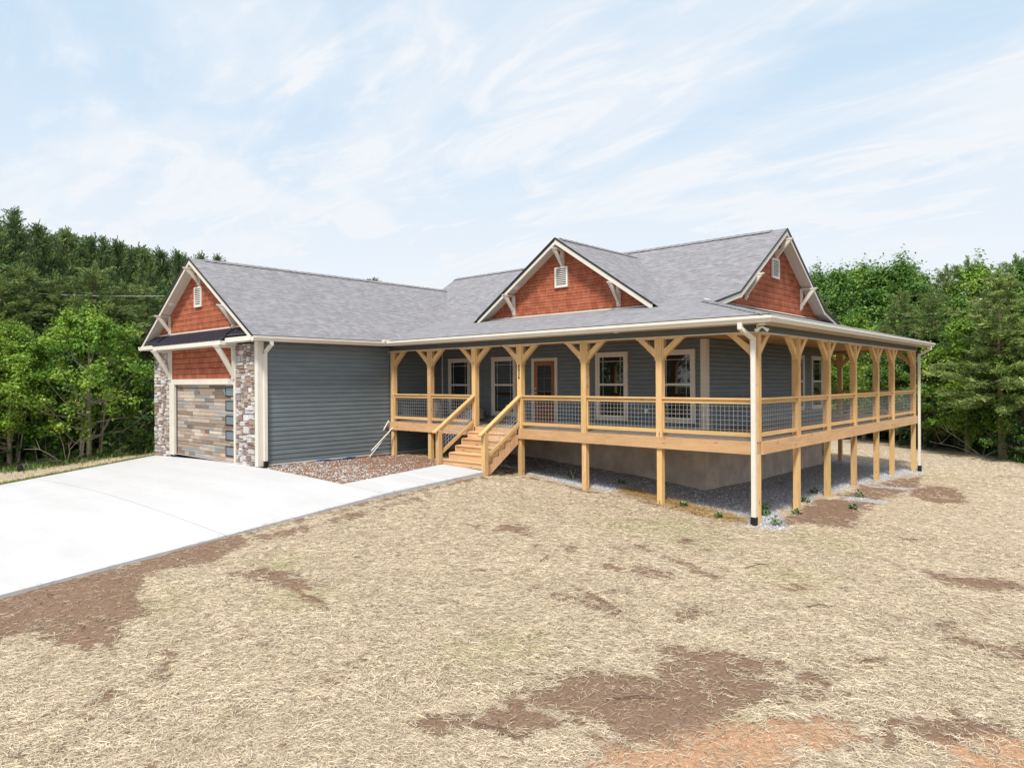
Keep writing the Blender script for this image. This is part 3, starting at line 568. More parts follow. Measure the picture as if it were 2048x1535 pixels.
# stone piers ---------------------------------------------------------------
def stone_pier(x0, x1, z0, z1):
    mb = MB(); pal = [(.40,.37,.36),(.47,.44,.435),(.49,.465,.465),(.43,.39,.36),(.21,.15,.125),(.25,.17,.135),(.30,.22,.175),(.23,.195,.18),(.30,.25,.215),(.38,.33,.28)]
    wt = [9,9,8,9,9,9,9,6,8,8]; u = .055; nx_ = int((x1-x0)/u); nz_ = int((z1-z0)/u); ux = (x1-x0)/nx_; uz = (z1-z0)/nz_; occ = np.zeros((nx_, nz_), bool)
    shapes = [(3,2),(4,2),(5,2),(5,3),(6,3),(3,1),(4,1),(4,3),(6,2),(7,3),(3,3),(2,1),(6,4),(4,2),(5,2)]
    mb.box((x0, YF+.012, z0), (x1, YF+.3, z1), (.30, .28, .27))
    for j in range(nz_):
        for i in range(nx_):
            if occ[i, j]: continue
            random.shuffle(shapes)
            for w, h in shapes+[(1, 1)]:
                if i+w <= nx_ and j+h <= nz_ and not occ[i:i+w, j:j+h].any(): break
            occ[i:i+w, j:j+h] = True
            c = random.choices(pal, wt)[0]; k = random.uniform(1.0, 1.3); c = tuple(q*k for q in c); d = random.uniform(.012, .045); gp = .007
            a, b = x0+i*ux+gp, x0+(i+w)*ux-gp; e, f = z0+j*uz+gp, z0+(j+h)*uz-gp; bv = min(.012, (b-a)*.2, (f-e)*.2); y0 = YF+.011
            o = [(a, y0, e), (b, y0, e), (b, y0, f), (a, y0, f)]; q = lambda x, z: (x+random.uniform(-.004, .004), YF-d+random.uniform(-.006, .006), z+random.uniform(-.004, .004))
            n_ = [q(a+bv, e+bv), q(b-bv, e+bv), q(b-bv, f-bv), q(a+bv, f-bv)]; mb.face(n_, None, c)
            for t in range(4): s_ = (t+1) % 4; mb.face([o[t], o[s_], n_[s_], n_[t]], None, c)
    return mb
P(stone_pier(-14.70, XG-.15, -1.2, 2.56), 'stone_pier', MW['stone']); P(stone_pier(XGL, -19.87, -1.38, 2.56), 'stone_pier', MW['stone'])
# garage door surround and door
DX0, DX1, DY = -19.45, -14.83, -4.79
mb = MB(); mb.box((-19.87, YF-.03, -1.22), (DX0, YF+.01, 1.5)); mb.box((DX0-.02, YF+.01, -1.22), (DX0, DY, 1.32)); mb.box((DX1, YF-.03, -1.2), (-14.70, YF+.01, 1.5)); mb.box((DX0, YF-.032, 1.32), (DX1, YF+.01, 1.5))
mb.box((DX0, YF+.01, 1.30), (DX1, DY, 1.32)); mb.box((DX1, YF+.01, -1.2), (DX1+.02, DY, 1.32)); P(mb, 'garage_door_frame', MW['cream'])
mb = MB(); mb.box((DX0, DY+.03, -1.18), (DX1, DY+.08, 1.32), (.12, .09, .08)); pal = [(.36,.27,.20),(.42,.34,.27),(.21,.15,.115),(.27,.20,.155),(.30,.29,.275),(.22,.23,.235),(.38,.32,.275),(.45,.38,.31),(.165,.12,.095),(.31,.235,.18)]
nr = 21; hh = 2.48/nr
for i in range(nr):
    z0 = -1.16+i*hh; x = DX0+.05-random.uniform(0, .6)
    while x < DX1:
        w = random.choice((.35, .5, .7, .9, 1.2, .6)); a, b = max(x, DX0+.05), min(x+w, DX1-.005); x += w
        if b-a < .02: continue
        c = random.choice(pal); k = random.uniform(1.05, 1.45); c = tuple(q*k for q in c); mb.box((a+.001, DY-random.uniform(0, .006), z0+.002), (b-.001, DY+.03, z0+hh-(.006 if (i+1) % 4 else .014)), c)
gd = P(mb, 'garage_door', MW['plank'])
for z0, z1 in ((.92, 1.24), (.46, .79), (0, .31), (-.49, -.17), (-.99, -.67)):
    f = MB(); x0, x1 = -15.58, -14.86
    f.box((x0, DY-.022, z0), (x0+.035, DY-.008, z1)); f.box((x1-.035, DY-.022, z0), (x1, DY-.008, z1)); f.box((x0+.035, DY-.022, z0), (x1-.035, DY-.008, z0+.03)); f.box((x0+.035, DY-.022, z1-.03), (x1-.035, DY-.008, z1))
    fo = f.build('door_window', MW['black'], gd)
    q = MB(); q.box((x0+.033, DY-.014, z0+.028), (x1-.033, DY-.009, z1-.028)); q.build('pane', MW['frost'], gd)
mb = MB(); mb.box((DX0+.0, DY-.03, -1.19), (DX0+.05, DY+.03, 1.31)); P(mb, 'door_seal', plain('seal_brown', (.09, .06, .05)))
# shake panel above the garage door
mb = MB(); lap_wall(mb, face_y(YF), K(-19.62), K(-14.86), 1.5, 2.55, .185, .024, None, .9); P(mb, 'shake_panel', MW['shake'])
mb = MB(); mb.box((-19.87, YF-.028, 1.5), (-19.62, YF+.01, 2.56)); P(mb, 'panel_trim', MW['cream'])
mb = MB(); mb.box((-14.86, YF-.028, 1.5), (-14.70, YF+.01, 2.56)); P(mb, 'panel_trim', MW['cream'])
# roofs -----------------------------------------------------------------------
def plane_uv(pts, eave, up):
    e = Vector(eave).normalized(); u = Vector(up).normalized(); return [(Vector(p).dot(e), Vector(p).dot(u)) for p in pts]
def roof_plane(mb, pts, eave, up, th=.035):
    uv = plane_uv(pts, eave, up); mb.face(pts, uv); dn = [(p[0], p[1], p[2]-th) for p in pts]; mb.face(dn[::-1], uv[::-1], mi=1)
    for i in range(len(pts)): j = (i+1) % len(pts); mb.face([pts[j], pts[i], dn[i], dn[j]], mi=1)
RM = [MW['roof'], MW['black']]
GRX, GZE, GSL = (XG+XGL)/2, 2.77, .635; GEX = 4.40; GZR = GZE+GSL*GEX; GY0 = -5.25
mb = MB()
roof_plane(mb, [(GRX+GEX, GY0, GZE), (GRX+GEX, 6.9, GZE), (GRX, 6.9, GZR), (GRX, GY0, GZR)], (0, 1, 0), (-1, 0, GSL))
roof_plane(mb, [(GRX-GEX, 6.9, GZE), (GRX-GEX, GY0, GZE), (GRX, GY0, GZR), (GRX, 6.9, GZR)], (0, 1, 0), (1, 0, GSL))
P(mb, 'garage_roof', RM)
XRK, XRL = -2.12, -17.8
mb = MB()
roof_plane(mb, [(XRL, 3.9, ZB), (XRK, 3.9, ZB), (XRK, YR, ZR), (XRL, YR, ZR)], (1, 0, 0), (0, 1, SU))
roof_plane(mb, [(XRK, YBEND2, ZB), (XRL, YBEND2, ZB), (XRL, YR, ZR), (XRK, YR, ZR)], (1, 0, 0), (0, -1, SU))
P(mb, 'main_roof', RM)
mb = MB(); zf = roof_front; XE = .4
roof_plane(mb, [(-12.93, -.4, PZ0), (XE, -.4, PZ0), (XRK, 2.12, PZ0+SL*2.52), (XRK, 3.9, ZB), (-17.6, 3.9, ZB), (-17.6, -.3, PZ0+.03)], (1, 0, 0), (0, 1, SL))
roof_plane(mb, [(XE, -.4, PZ0), (XE, YBE, PZ0), (XR, YBE-2.916, PZ0+SL*2.916), (XR, 2.516, PZ0+SL*2.916)], (0, 1, 0), (-1, 0, SL))
roof_plane(mb, [(XE, YBE, PZ0), (-17.6, YBE, PZ0), (-17.6, YBEND2, ZB), (XRK, YBEND2, ZB), (XRK, YBE-2.52, PZ0+SL*2.52)], (1, 0, 0), (0, -1, SL))
P(mb, 'porch_roof', RM)
DRX, DZR, DSL, DY0, DHW = -7.45, 5.93, .668, 2.1, 3.85
mb = MB(); DZE = DZR-DSL*DHW
roof_plane(mb, [(DRX+DHW, DY0, DZE), (DRX+DHW, 3.5, DZE), (DRX+.0, 7.2, DZR), (DRX, DY0, DZR)], (0, 1, 0), (-1, 0, DSL))
roof_plane(mb, [(DRX-DHW, 3.5, DZE), (DRX-DHW, DY0, DZE), (DRX, DY0, DZR), (DRX, 7.2, DZR)], (0, 1, 0), (1, 0, DSL))
P(mb, 'dormer_roof', RM)
# ridge caps
def ridge_cap(p0, p1, s, name='ridge_cap'):
    mb = MB(); p0, p1 = Vector(p0), Vector(p1); d = (p1-p0).normalized(); sd = d.cross(Vector((0, 0, 1))).normalized(); L = (p1-p0).length; w = .15; n = int(L/.28)
    for i in range(n):
        a = p0+d*(i*L/n); b = p0+d*((i+1)*L/n+.03); za, zb = .034, .020
        for sg in (-1, 1):
            e = sd*sg*w; dz = Vector((0, 0, -s*w)); A = [a+Vector((0, 0, za)), b+Vector((0, 0, zb)), b+e+dz+Vector((0, 0, zb)), a+e+dz+Vector((0, 0, za))]
            mb.face(A if sg > 0 else A[::-1]); mb.face([A[0], A[3], A[3]-Vector((0, 0, .02)), A[0]-Vector((0, 0, .02))]); mb.face([A[2], A[3], A[3]-Vector((0, 0, .022)), A[2]-Vector((0, 0, .022))], mi=1)
    P(mb, name, RM)
ridge_cap((GRX, GY0+.5, GZR), (GRX, 6.35, GZR), GSL); ridge_cap((XRK-.5, YR, ZR), (XRL, YR, ZR), SU); ridge_cap((DRX, DY0+.25, DZR), (DRX, 6.7, DZR), DSL)
ridge_cap((XE-.05, -.35, PZ0), (XRK-.3, 2.42, PZ0+SL*2.8), .18, 'hip_cap')
# rake boards & soffits
def rake(axis, pos, inner, poly, name='rake_board', hgt=.19, cut=None):
    """poly = [(s,z)...] along the roof edge; board on plane axis=pos; soffit back to inner"""
    th = .028 if inner > pos else -.028
    def pt(s, z, o): return (s, pos+o, z) if axis == 'y' else (pos+o, s, z)
    b, so, dr = MB(), MB(), MB()
    for (s0, z0), (s1, z1) in zip(poly[:-1], poly[1:]):
        sl = abs((z1-z0)/(s1-s0)); hh = hgt*math.sqrt(1+sl*sl)*.92; t0, t1 = .036, .036
        A = [(s0, z0-t0), (s1, z1-t1), (s1, z1-hh), (s0, z0-hh)]
        f = [pt(s, z, 0) for s, z in A]; k = [pt(s, z, th) for s, z in A]; b.face(f); b.face(k[::-1])
        for i in range(4): j = (i+1) % 4; b.face([f[i], f[j], k[j], k[i]])
        w = inner-pos; q = [pt(s0, z0-hh+.03, th), pt(s1, z1-hh+.03, th), pt(s1, z1-hh+.03, w), pt(s0, z0-hh+.03, w)]
        L = math.hypot(s1-s0, z1-z0); so.face(q, [(0, 0), (L, 0), (L, abs(w)), (0, abs(w))])
        g0 = -.018 if th > 0 else .018
        dd_ = .095 if ((z1 > z0) == (axis == 'y')) else .05
        D = [pt(s0, z0+.004, g0), pt(s1, z1+.004, g0), pt(s1, z1-dd_, g0), pt(s0, z0-dd_, g0)]; E_ = [pt(s0, z0+.004, .01 if th > 0 else -.01), pt(s1, z1+.004, .01 if th > 0 else -.01)]
        dr.face(D); dr.face([D[0], D[1], E_[1], E_[0]]); dr.face([D[3], D[2], pt(s1, z1-dd_, -g0*.1), pt(s0, z0-dd_, -g0*.1)])
    P(b, name, MW['cream']); P(so, 'rake_soffit', MW['soffit']); P(dr, 'drip_edge', MW['black'])
rake('y', GY0, YF, [(GRX-GEX, GZE), (GRX, GZR), (GRX+GEX, GZE)])
rake('y', DY0, YW, [(DRX-3.52, DZR-DSL*3.52), (DRX, DZR), (DRX+3.52, DZR-DSL*3.52)])
rake('x', XRK, XR, [(2.2, zf(2.2)), (3.9, ZB), (YR, ZR), (YBEND2, ZB), (12.7, ZB-SL*1.7)])
# gable walls
def gable(place, prof, z0, z1, name='gable_wall'):
    mb = MB(); zs = [p[0] for p in prof]
    L = lambda z: float(np.interp(z, zs, [p[1] for p in prof])); Rr = lambda z: float(np.interp(z, zs, [p[2] for p in prof])); lap_wall(mb, place, L, Rr, z0, z1, .185, .026, None, .9)
    return P(mb, name, MW['shake'])
dz = .17
gable(face_y(YF), [(2.6, GRX-4.35, GRX+4.35), (GZR-dz, GRX, GRX)], 3.02, GZR-dz)
gable(face_y(YW), [(DZR-dz-DSL*4, DRX-4, DRX+4), (DZR-dz, DRX, DRX)], 3.42, DZR-dz)
gable(face_x(XR), [(ZB-dz-.45, 3.9-1.72, YBEND2+1.72), (ZB-dz, 3.9, YBEND2), (ZR-dz, YR, YR)], 3.46, ZR-dz)
mb = MB(); mb.box((GRX-3.62, YF-.035, 3.10), (GRX+3.62, YF-.005, 3.145)); P(mb, 'gable_flashing', MW['cream'])
mb = MB(); mb.box((DRX-3.3, YW-.045, 3.50), (DRX+3.3, YW-.005, 3.565)); P(mb, 'gable_flashing', MW['cream'])
mb = MB(); mb.face([(XR+.03, 2.3, 3.60), (XR+.03, 12.2, 3.60), (XR+.12, 12.2, 3.555), (XR+.12, 2.3, 3.555)]); mb.box((XR+.005, 2.6, 3.54), (XR+.03, 12.2, 3.60)); P(mb, 'gable_flashing', MW['cream'])
# vents
def vent(place, u0, u1, z0, z1, flip=False):
    mb = MB(); f = .055
    def bx(a, b, c, d, o0, o1): 
        o0 += .022; o1 += .022; p = place(a, c, o0); q = place(b, d, o1); mb.box(tuple(min(p[i], q[i]) for i in range(3)), tuple(max(p[i], q[i]) for i in range(3)))
    bx(u0, u0+f, z0, z1, .01, .06); bx(u1-f, u1, z0, z1, .01, .06); bx(u0+f, u1-f, z0, z0+f, .01, .058); bx(u0+f, u1-f, z1-f, z1, .01, .058)
    o = P(mb, 'gable_vent', MW['vent']); mb = MB(); n = 9; h = (z1-z0-2*f)/n
    for i in range(n):
        z = z0+f+i*h; bx(u0+f, u1-f, z+.004, z+h*.50, .03, .05)
    mb.build('louvre', MW['vent'], o); mb = MB(); bx(u0+f, u1-f, z0+f, z1-f, .018, .022); mb.build('backing', MW['darkroom'], o)
vent(face_y(YF), -17.60, -17.06, 3.94, 4.62); vent(face_y(YW), -7.74, -7.22, 4.38, 5.04); vent(face_x(XR), 7.02, 7.60, 4.66, 5.30)
# brackets
def bracket(mb, base, out, side, arm, leg, w=.09, t=.07, curve=True, head=.06, up0=0.0):
    """base = top inner point at the wall/post, out = outward dir, side = thickness dir"""
    b, o, s = Vector(base), Vector(out), Vector(side); up = Vector((0, 0, 1)); s0 = b-s*w/2
    mb.prism([(0, 0), (t*.7, 0), (t*.7, -leg-.04), (0, -leg-.04)], s0-s*.006, o, up, s, w+.012)
    mb.prism([(t*.71, 0), (arm+.03, 0), (arm+.03, -.025), (arm+.005, -t*.72), (t*.71, -t*.72)], s0-s*.006, o, up, s, w+.012)
    n = 7; outer, inner = [], []
    p0 = Vector((t*.72, -leg+.02)); p1 = Vector((arm-.01, -t*.75)); ctrl_o = Vector((arm*.44, -leg*.58)); ctrl_i = Vector((arm*.30, -leg*.40))
    for i in range(n+1):
        k = i/n; outer.append(p0*(1-k)**2+ctrl_o*2*k*(1-k)*1.0+p1*k*k)
    q0 = Vector((t*.72, -leg+.02+w*1.9)); q1 = Vector((arm-w*1.75, -t*.75))
    for i in range(n+1):
        k = i/n; inner.append(q0*(1-k)**2+ctrl_i*2*k*(1-k)*1.0+q1*k*k)
    poly = [tuple(v) for v in outer]+[tuple(v) for v in inner[::-1]]
    # notch shoulders
    mb.prism(poly, s0+s*.004, o, up, s, w-.008)
for x, zt, zl in ((-19.78, 3.80, .62), (-14.80, 3.80, .62), (GRX, GZR-.33, .52)):
    mb = MB(); bracket(mb, (x, YF-.03, zt), (0, -1, 0), (1, 0, 0), .50, zl, .085); mb.box((x-.07, YF-.032, zt-zl-.1), (x+.07, YF-.012, zt)); P(mb, 'gable_bracket', MW['cream'])
for x, zt, zl in ((-9.58, 4.30, .60), (-5.32, 4.30, .60), (DRX, DZR-.33, .56)):
    mb = MB(); bracket(mb, (x, YW-.03, zt), (0, -1, 0), (1, 0, 0), .52, zl, .085); mb.box((x-.07, YW-.032, zt-zl-.1), (x+.07, YW-.012, zt)); P(mb, 'gable_bracket', MW['cream'])
for y, zt, zl in ((9.66, 4.55, .66), (5.10, 4.55, .66), (YR, ZR-.33, .60)):
    mb = MB(); bracket(mb, (XR+.03, y, zt), (1, 0, 0), (0, 1, 0), .52, zl, .085); mb.box((XR+.012, y-.07, zt-zl-.1), (XR+.032, y+.07, zt)); P(mb, 'gable_bracket', MW['cream'])
for x in (-19.76, -14.79):
    mb = MB(); bracket(mb, (x, YF-.03, 2.53), (0, -1, 0), (1, 0, 0), .62, 1.0, .10, .09); P(mb, 'canopy_bracket', MW['cream'])
# standing seam canopy across the garage
mb = MB(); cz0, cz1, yc, ys = 3.10, 2.69, -5.42, -5.235; xa, xb = -19.98, -14.62
zside = cz0-(cz0-cz1)*(YF-ys)/(YF-yc)
def cz(y): return cz0-(cz0-cz1)*(YF-y)/(YF-yc)
for (x0, x1, y1) in ((-21.45, xa, ys), (xa, xb, yc), (xb, -13.12, ys)):
    lo = max(x0, GRX-3.78) if y1 == ys else x0; hi = min(x1, GRX+3.78) if y1 == ys else x1
    pts = [(x0, y1, cz(y1)), (x1, y1, cz(y1)), (hi, YF-.01, cz0), (lo, YF-.01, cz0)]; mb.face(pts); dn = [(p[0], p[1], p[2]-.02) for p in pts]; mb.face(dn[::-1])
    for i in range(4): j = (i+1) % 4; mb.face([pts[j], pts[i], dn[i], dn[j]])
    n = int(round((x1-x0)/.23))
    for i in range(n+1):
        x = x0+(x1-x0)*i/n; tx = min(max(x, GRX-3.8), GRX+3.8)
        if abs(x-GRX) > 4.02: continue
        mb.bar((x, y1, cz(y1)+.012), (tx, YF-.055, cz(YF-.055)+.012), .035, .06)
P(mb, 'metal_canopy', MW['metalroof'])
mb = MB(); mb.box((xa, yc+.0, cz1-.15), (xb, yc+.03, cz1-.022)); mb.box((xa-.0, yc+.03, cz1-.15), (xa+.03, YF, cz1-.022)); mb.box((xb-.03, yc+.03, cz1-.15), (xb, YF, cz1-.022))
mb.box((xa+.03, yc+.03, cz1-.15), (xb-.03, YF, cz1-.135))
for x0, x1 in ((GRX-GEX-.02, xa-.003), (xb+.003, GRX+GEX-.12)):
    mb.box((x0, ys-.03, 2.61), (x1, ys, 2.61+.14)); mb.box((x0, ys, 2.61), (x1, YF, 2.625))
P(mb, 'canopy_fascia', MW['white'])
# eave soffits, gutters
mb = MB(); mb.face([(XG, GY0, 2.60), (GRX+GEX+.0, GY0, 2.60), (GRX+GEX, -.42, 2.60), (XG, -.42, 2.60)][::-1], [(0, 0), (0, .4), (5, .4), (5, 0)])
mb.face([(-12.9, -.44, 2.60), (XE+.04, -.44, 2.60), (XE+.04, .0, 2.60), (-12.9, .0, 2.60)][::-1], [(0, 0), (13, 0), (13, .4), (0, .4)]); mb.face([(.0, 0, 2.60), (XE+.04, 0, 2.60), (XE+.04, YBE, 2.60), (.0, YBE, 2.60)][::-1], [(0, 0), (0, .4), (15, .4), (15, 0)])
P(mb, 'eave_soffit', plain('porch_soffit', (.60, .47, .33), .5, .05))
def sweep(path, prof, name, mat):
    """path: [(x,y)], prof: [(out, z)] outwards to the right of travel"""
    mb = MB(); n = len(path); rings = []
    for i, (x, y) in enumerate(path):
        d0 = Vector((path[i][0]-path[i-1][0], path[i][1]-path[i-1][1])).normalized() if i else None
        d1 = Vector((path[i+1][0]-path[i][0], path[i+1][1]-path[i][1])).normalized() if i < n-1 else None
        if d0 is None: d0 = d1
        if d1 is None: d1 = d0
        n0 = Vector((d0.y, -d0.x)); n1 = Vector((d1.y, -d1.x)); m = (n0+n1); m = m/m.dot(n0) if m.length > 1e-6 else n0
        rings.append([(x+m.x*o, y+m.y*o, z) for o, z in prof])
    k = len(prof)
    for a, b in zip(rings[:-1], rings[1:]):
        for j in range(k): mb.face([a[j], a[(j+1) % k], b[(j+1) % k], b[j]])
    mb.face(rings[0]); mb.face(rings[-1][::-1]); return P(mb, name, mat)
GP = [(0, 2.60), (.075, 2.60), (.085, 2.635), (.125, 2.685), (.125, 2.738), (.105, 2.74), (.10, 2.70), (0, 2.70)]
sweep([(-12.88, -.405), (XE, -.405), (XE, YBE)], GP, 'gutter', MW['white'])
sweep([(GRX+GEX, GY0-.02), (GRX+GEX, -.405-.0)], GP, 'gutter', MW['white'])
sweep([(GRX-GEX, 6.9), (GRX-GEX, GY0-.02)], GP, 'gutter', MW['white'])
mb = MB(); mb.box((XE-.01, -.39, 2.70), (XE+.002, YBE, 2.76)); mb.box((-12.9, -.402, 2.70), (XE-.012, -.392, 2.76)); P(mb, 'eave_fascia', MW['white'])
mb = MB(); mb.box((-12.96, -.60, 2.742), (-12.72, -.36, 2.80)); P(mb, 'splash_guard', MW['white'])
def downspout(pts, boot=True, lab=None):
    mb = MB(); w, d = .10, .075
    for i, (a, b) in enumerate(zip(pts[:-1], pts[1:])):
        a, b = Vector(a), Vector(b); dd = (b-a).normalized(); up = Vector((0, 1, 0)) if abs(dd.z) > .99 else Vector((0, 0, 1))
        mb.bar(a-dd*.02*(i > 0), b+dd*.02*(i < len(pts)-2), w, d, up if abs(dd.z) < .99 else (0, 1, 0) if DSX else (1, 0, 0))
    o = P(mb, 'downspout', MW['white'])
    if boot: q = MB(); e = pts[-1]; q.box((e[0]-.062, e[1]-.055, e[2]-.12), (e[0]+.062, e[1]+.055, e[2]+.10)); q.build('drain_boot', MW['rubber'], o)
DSX = True; downspout([(-.20, -.47, 2.62), (-.20, -.47, 2.50), (-.068, -.09, 2.27), (-.068, -.09, -1.78)])
DSX = False; downspout([(.465, 14.72, 2.62), (.465, 14.72, 2.50), (.09, 14.70, 2.28), (.09, 14.70, -2.0)])
downspout([(-12.83, -4.68, 2.62), (-12.83, -4.68, 2.50), (XG+.075, -4.68, 2.28), (XG+.075, -4.68, -1.10)])
# porch: deck, beams, frieze, ceiling ---------------------------------------
LX = XG+.10
mb = MB()
y = .02
while y < YW-.06: mb.box((LX, y, -.028), (-.02, min(y+.137, YW-.04), 0)); y += .142
x = XR+.05
while x < -.03: mb.box((x, YW-.03, -.028), (min(x+.137, -.02), 14.6, 0)); x += .142
y = YB+.14
while y < 14.6: mb.box((-12.5, y, -.028), (XR+.04, min(y+.137, 14.6), 0)); y += .142
P(mb, 'porch_deck', MW['deck'])
mb = MB(); mb.box((LX-.09, -.04, -.305), (-9.12, 0, -.02)); mb.box((-7.06, -.04, -.305), (-.145, 0, -.02)); P(mb, 'rim_beam', MW['wood2'])
mb = MB(); mb.box((-9.12, -.035, -.305), (-7.06, 0, -.02)); P(mb, 'rim_beam', MW['wood2'])
mb = MB(); mb.box((0, .145, -.305), (.04, 7.1, -.02)); mb.box((0, 7.104, -.305), (.04, 14.65, -.02)); P(mb, 'rim_beam', MW['wood2'])
mb = MB(); mb.box((-12.5, 14.61, -.305), (-.01, 14.65, -.02)); P(mb, 'rim_beam', MW['wood2'])
mb = MB()
for x in np.arange(-12.9, -.3, .41): mb.box((x, .15, -.26), (x+.04, YW, -.03))
for y in np.arange(2.9, 14.4, .41): mb.box((XR, y, -.26), (-.15, y+.04, -.03))
P(mb, 'floor_joists', MW['wood3'])
mb = MB(); mb.box((LX-.1, .01, 2.43), (-.01, .13, 2.60)); mb.box((-.13, .13, 2.43), (-.01, 14.5, 2.60)); mb.box((-12.5, 14.46, 2.43), (-.13, 14.57, 2.60)); P(mb, 'porch_beam', MW['ceil'])
mb = MB(); mb.box((LX-.1, -.012, 2.445), (-.03, .008, 2.598)); mb.box((-.008, .03, 2.445), (.012, 14.6, 2.598)); P(mb, 'frieze_board', MW['fasc'])
mb = MB(); mb.box((LX-.1, -.02, 2.422), (.0, .14, 2.443)); mb.box((-.14, .14, 2.422), (.02, 14.6, 2.443)); mb.box((-.03, -.018, 2.443), (.018, .03, 2.598)); mb.box((LX-.112, -.018, 2.40), (LX-.085, .02, 2.598)); P(mb, 'frieze_trim', MW['cream'])
mb = MB(); mb.box((LX-.1, .13, 2.53), (-.13, YW, 2.55)); mb.box((XR, YW, 2.53), (-.13, 14.46, 2.55)); mb.box((-12.5, YB+.12, 2.53), (XR, 14.46, 2.55)); P(mb, 'porch_ceiling', MW['ceil'])
# posts
def post(x, y, zg, dirs, label=None):
    mb = MB(); mb.box((x, y, zg-.25), (x+.14, y+.14, -.30)); mb.box((x-.012, y-.012, -.30+.28), (x+.152, y+.152, 2.421)); mb.box((x+.002, y+.002, -.30), (x+.138, y+.138, -.02)); o = P(mb, 'porch_post', MW['wood'])
    if label: o['label'] = label
    for d in dirs:
        b = MB(); cx, cy = x+.07, y+.07
        bracket(b, (cx+d[0]*.082, cy+d[1]*.082, 2.42), (d[0], d[1], 0), (abs(d[1]), abs(d[0]), 0), .55, .52, .115, .06); b.build('post_bracket', MW['wood'], o)
    return o
PX = [-13.17, -11.20, -9.09, -7.19, -4.87, -2.57, -.14]; PY = [0, 2.43, 4.70, 7.07, 9.46, 11.36, 14.42]
for i, x in enumerate(PX):
    dirs = [(1, 0)] if i == 0 else ([(-1, 0), (0, 1)] if i == 6 else [(-1, 0), (1, 0)])
    o = post(x, .0 if i == 6 else .002, gz(x, 0), dirs, 'post carrying the house number 8036' if i == 3 else None)
    if i == 3: npost = o
for i, y in enumerate(PY[1:]): post(-.14, y, gz(0, y), [(0, -1), (0, 1)] if i < 5 else [(0, -1), (-1, 0)])
for x in (-2.75, -5.3, -7.9): post(x, 14.42, gz(x, 14.4), [(-1, 0), (1, 0)])
# railing bays
def railing(a, b, axis, off, mesh_=True, lab=None):
    """bay between a..b along axis ('x' or 'y'); off = near face of the rail"""
    mb = MB(); w = .04
    def bx(s0, s1, o0, o1, z0, z1):
        if axis == 'x': mb.box((s0, off+o0, z0), (s1, off+o1, z1))
        else: mb.box((off-o1, s0, z0), (off-o0, s1, z1))
    bx(a-.0, b+.0, -.005, .135, .915, .952); bx(a, b, .03, .07, .82, .913); bx(a, b, .03, .07, .085, .175); bx(a, a+.04, .032, .068, .177, .818); bx(b-.04, b, .032, .068, .177, .818)
    o = P(mb, 'railing', MW['wood'])
    m = MB(); r = .0020; n = max(2, int(round((b-a-.08)/.105))); st = (b-a-.08)/n
    def wire(s0, s1, z0, z1, o0):
        if axis == 'x': m.box((s0, off+o0, z0), (s1, off+o0+2*r, z1))
        else: m.box((off-o0-2*r, s0, z0), (off-o0, s1, z1))
    for i in range(1, n): s = a+.04+st*i; wire(s-r, s+r, .16, .83, .05)
    for k in range(6): z = .177+.64*(k+.5)/6; wire(a+.03, b-.03, z-r, z+r, .0445)
    m.build('wire_mesh', MW['wire'], o); return o
for i in (0, 1, 3, 4, 5): railing(PX[i]+.14, PX[i+1], 'x', .0)
for i in range(6): railing(PY[i]+.14, PY[i+1], 'y', .0)
for a, b in ((-2.61, -.14), (-5.16, -2.75), (-7.76, -5.3)): railing(a, b, 'x', 14.42)
# stairs
st = MB(); rise, run = .19, .26; SX0, SX1 = -8.94, -7.20
stair = MB()
nst = 5
poly = [(.0, -.02)]
for i in range(nst):
    poly += [(.035+run*i+0.0, -rise*(i+1)+.0), (.035+run*(i+1), -rise*(i+1))]
pl = [(.04, -.03), (.04, -.19)]
for i in range(nst): pl += [(.04+.015+run*(i+1), -.19-rise*i), (.04+.015+run*(i+1), -.19-rise*(i+1))]
pl += [(.04+.015+run*nst, -1.24), (.04+run*nst-.12, -1.24), (.04, -.46)]
stair.prism(pl, (SX1+.02, -.0, 0), (0, -1, 0), (0, 0, 1), (1, 0, 0), .04)
so_ = P(stair, 'porch_stairs', MW['wood2'])
stair = MB(); stair.prism(pl, (SX0-.04, -.0, 0), (0, -1, 0), (0, 0, 1), (1, 0, 0), .04); stair.build('stringer', MW['wood2'], so_)
for i in range(nst):
    z = -rise*(i+1)+.03; y1 = -.04-run*i
    t = MB(); t.box((SX0, y1-run-.035, z-.035), (SX1, y1-.012, z)); t.build('tread', MW['wood3'], so_)
    t = MB(); t.box((SX0, y1-run-.012, z-.035-rise+.04), (SX1, y1-run+.012, z-.036)); t.build('riser', MW['wood2'], so_)
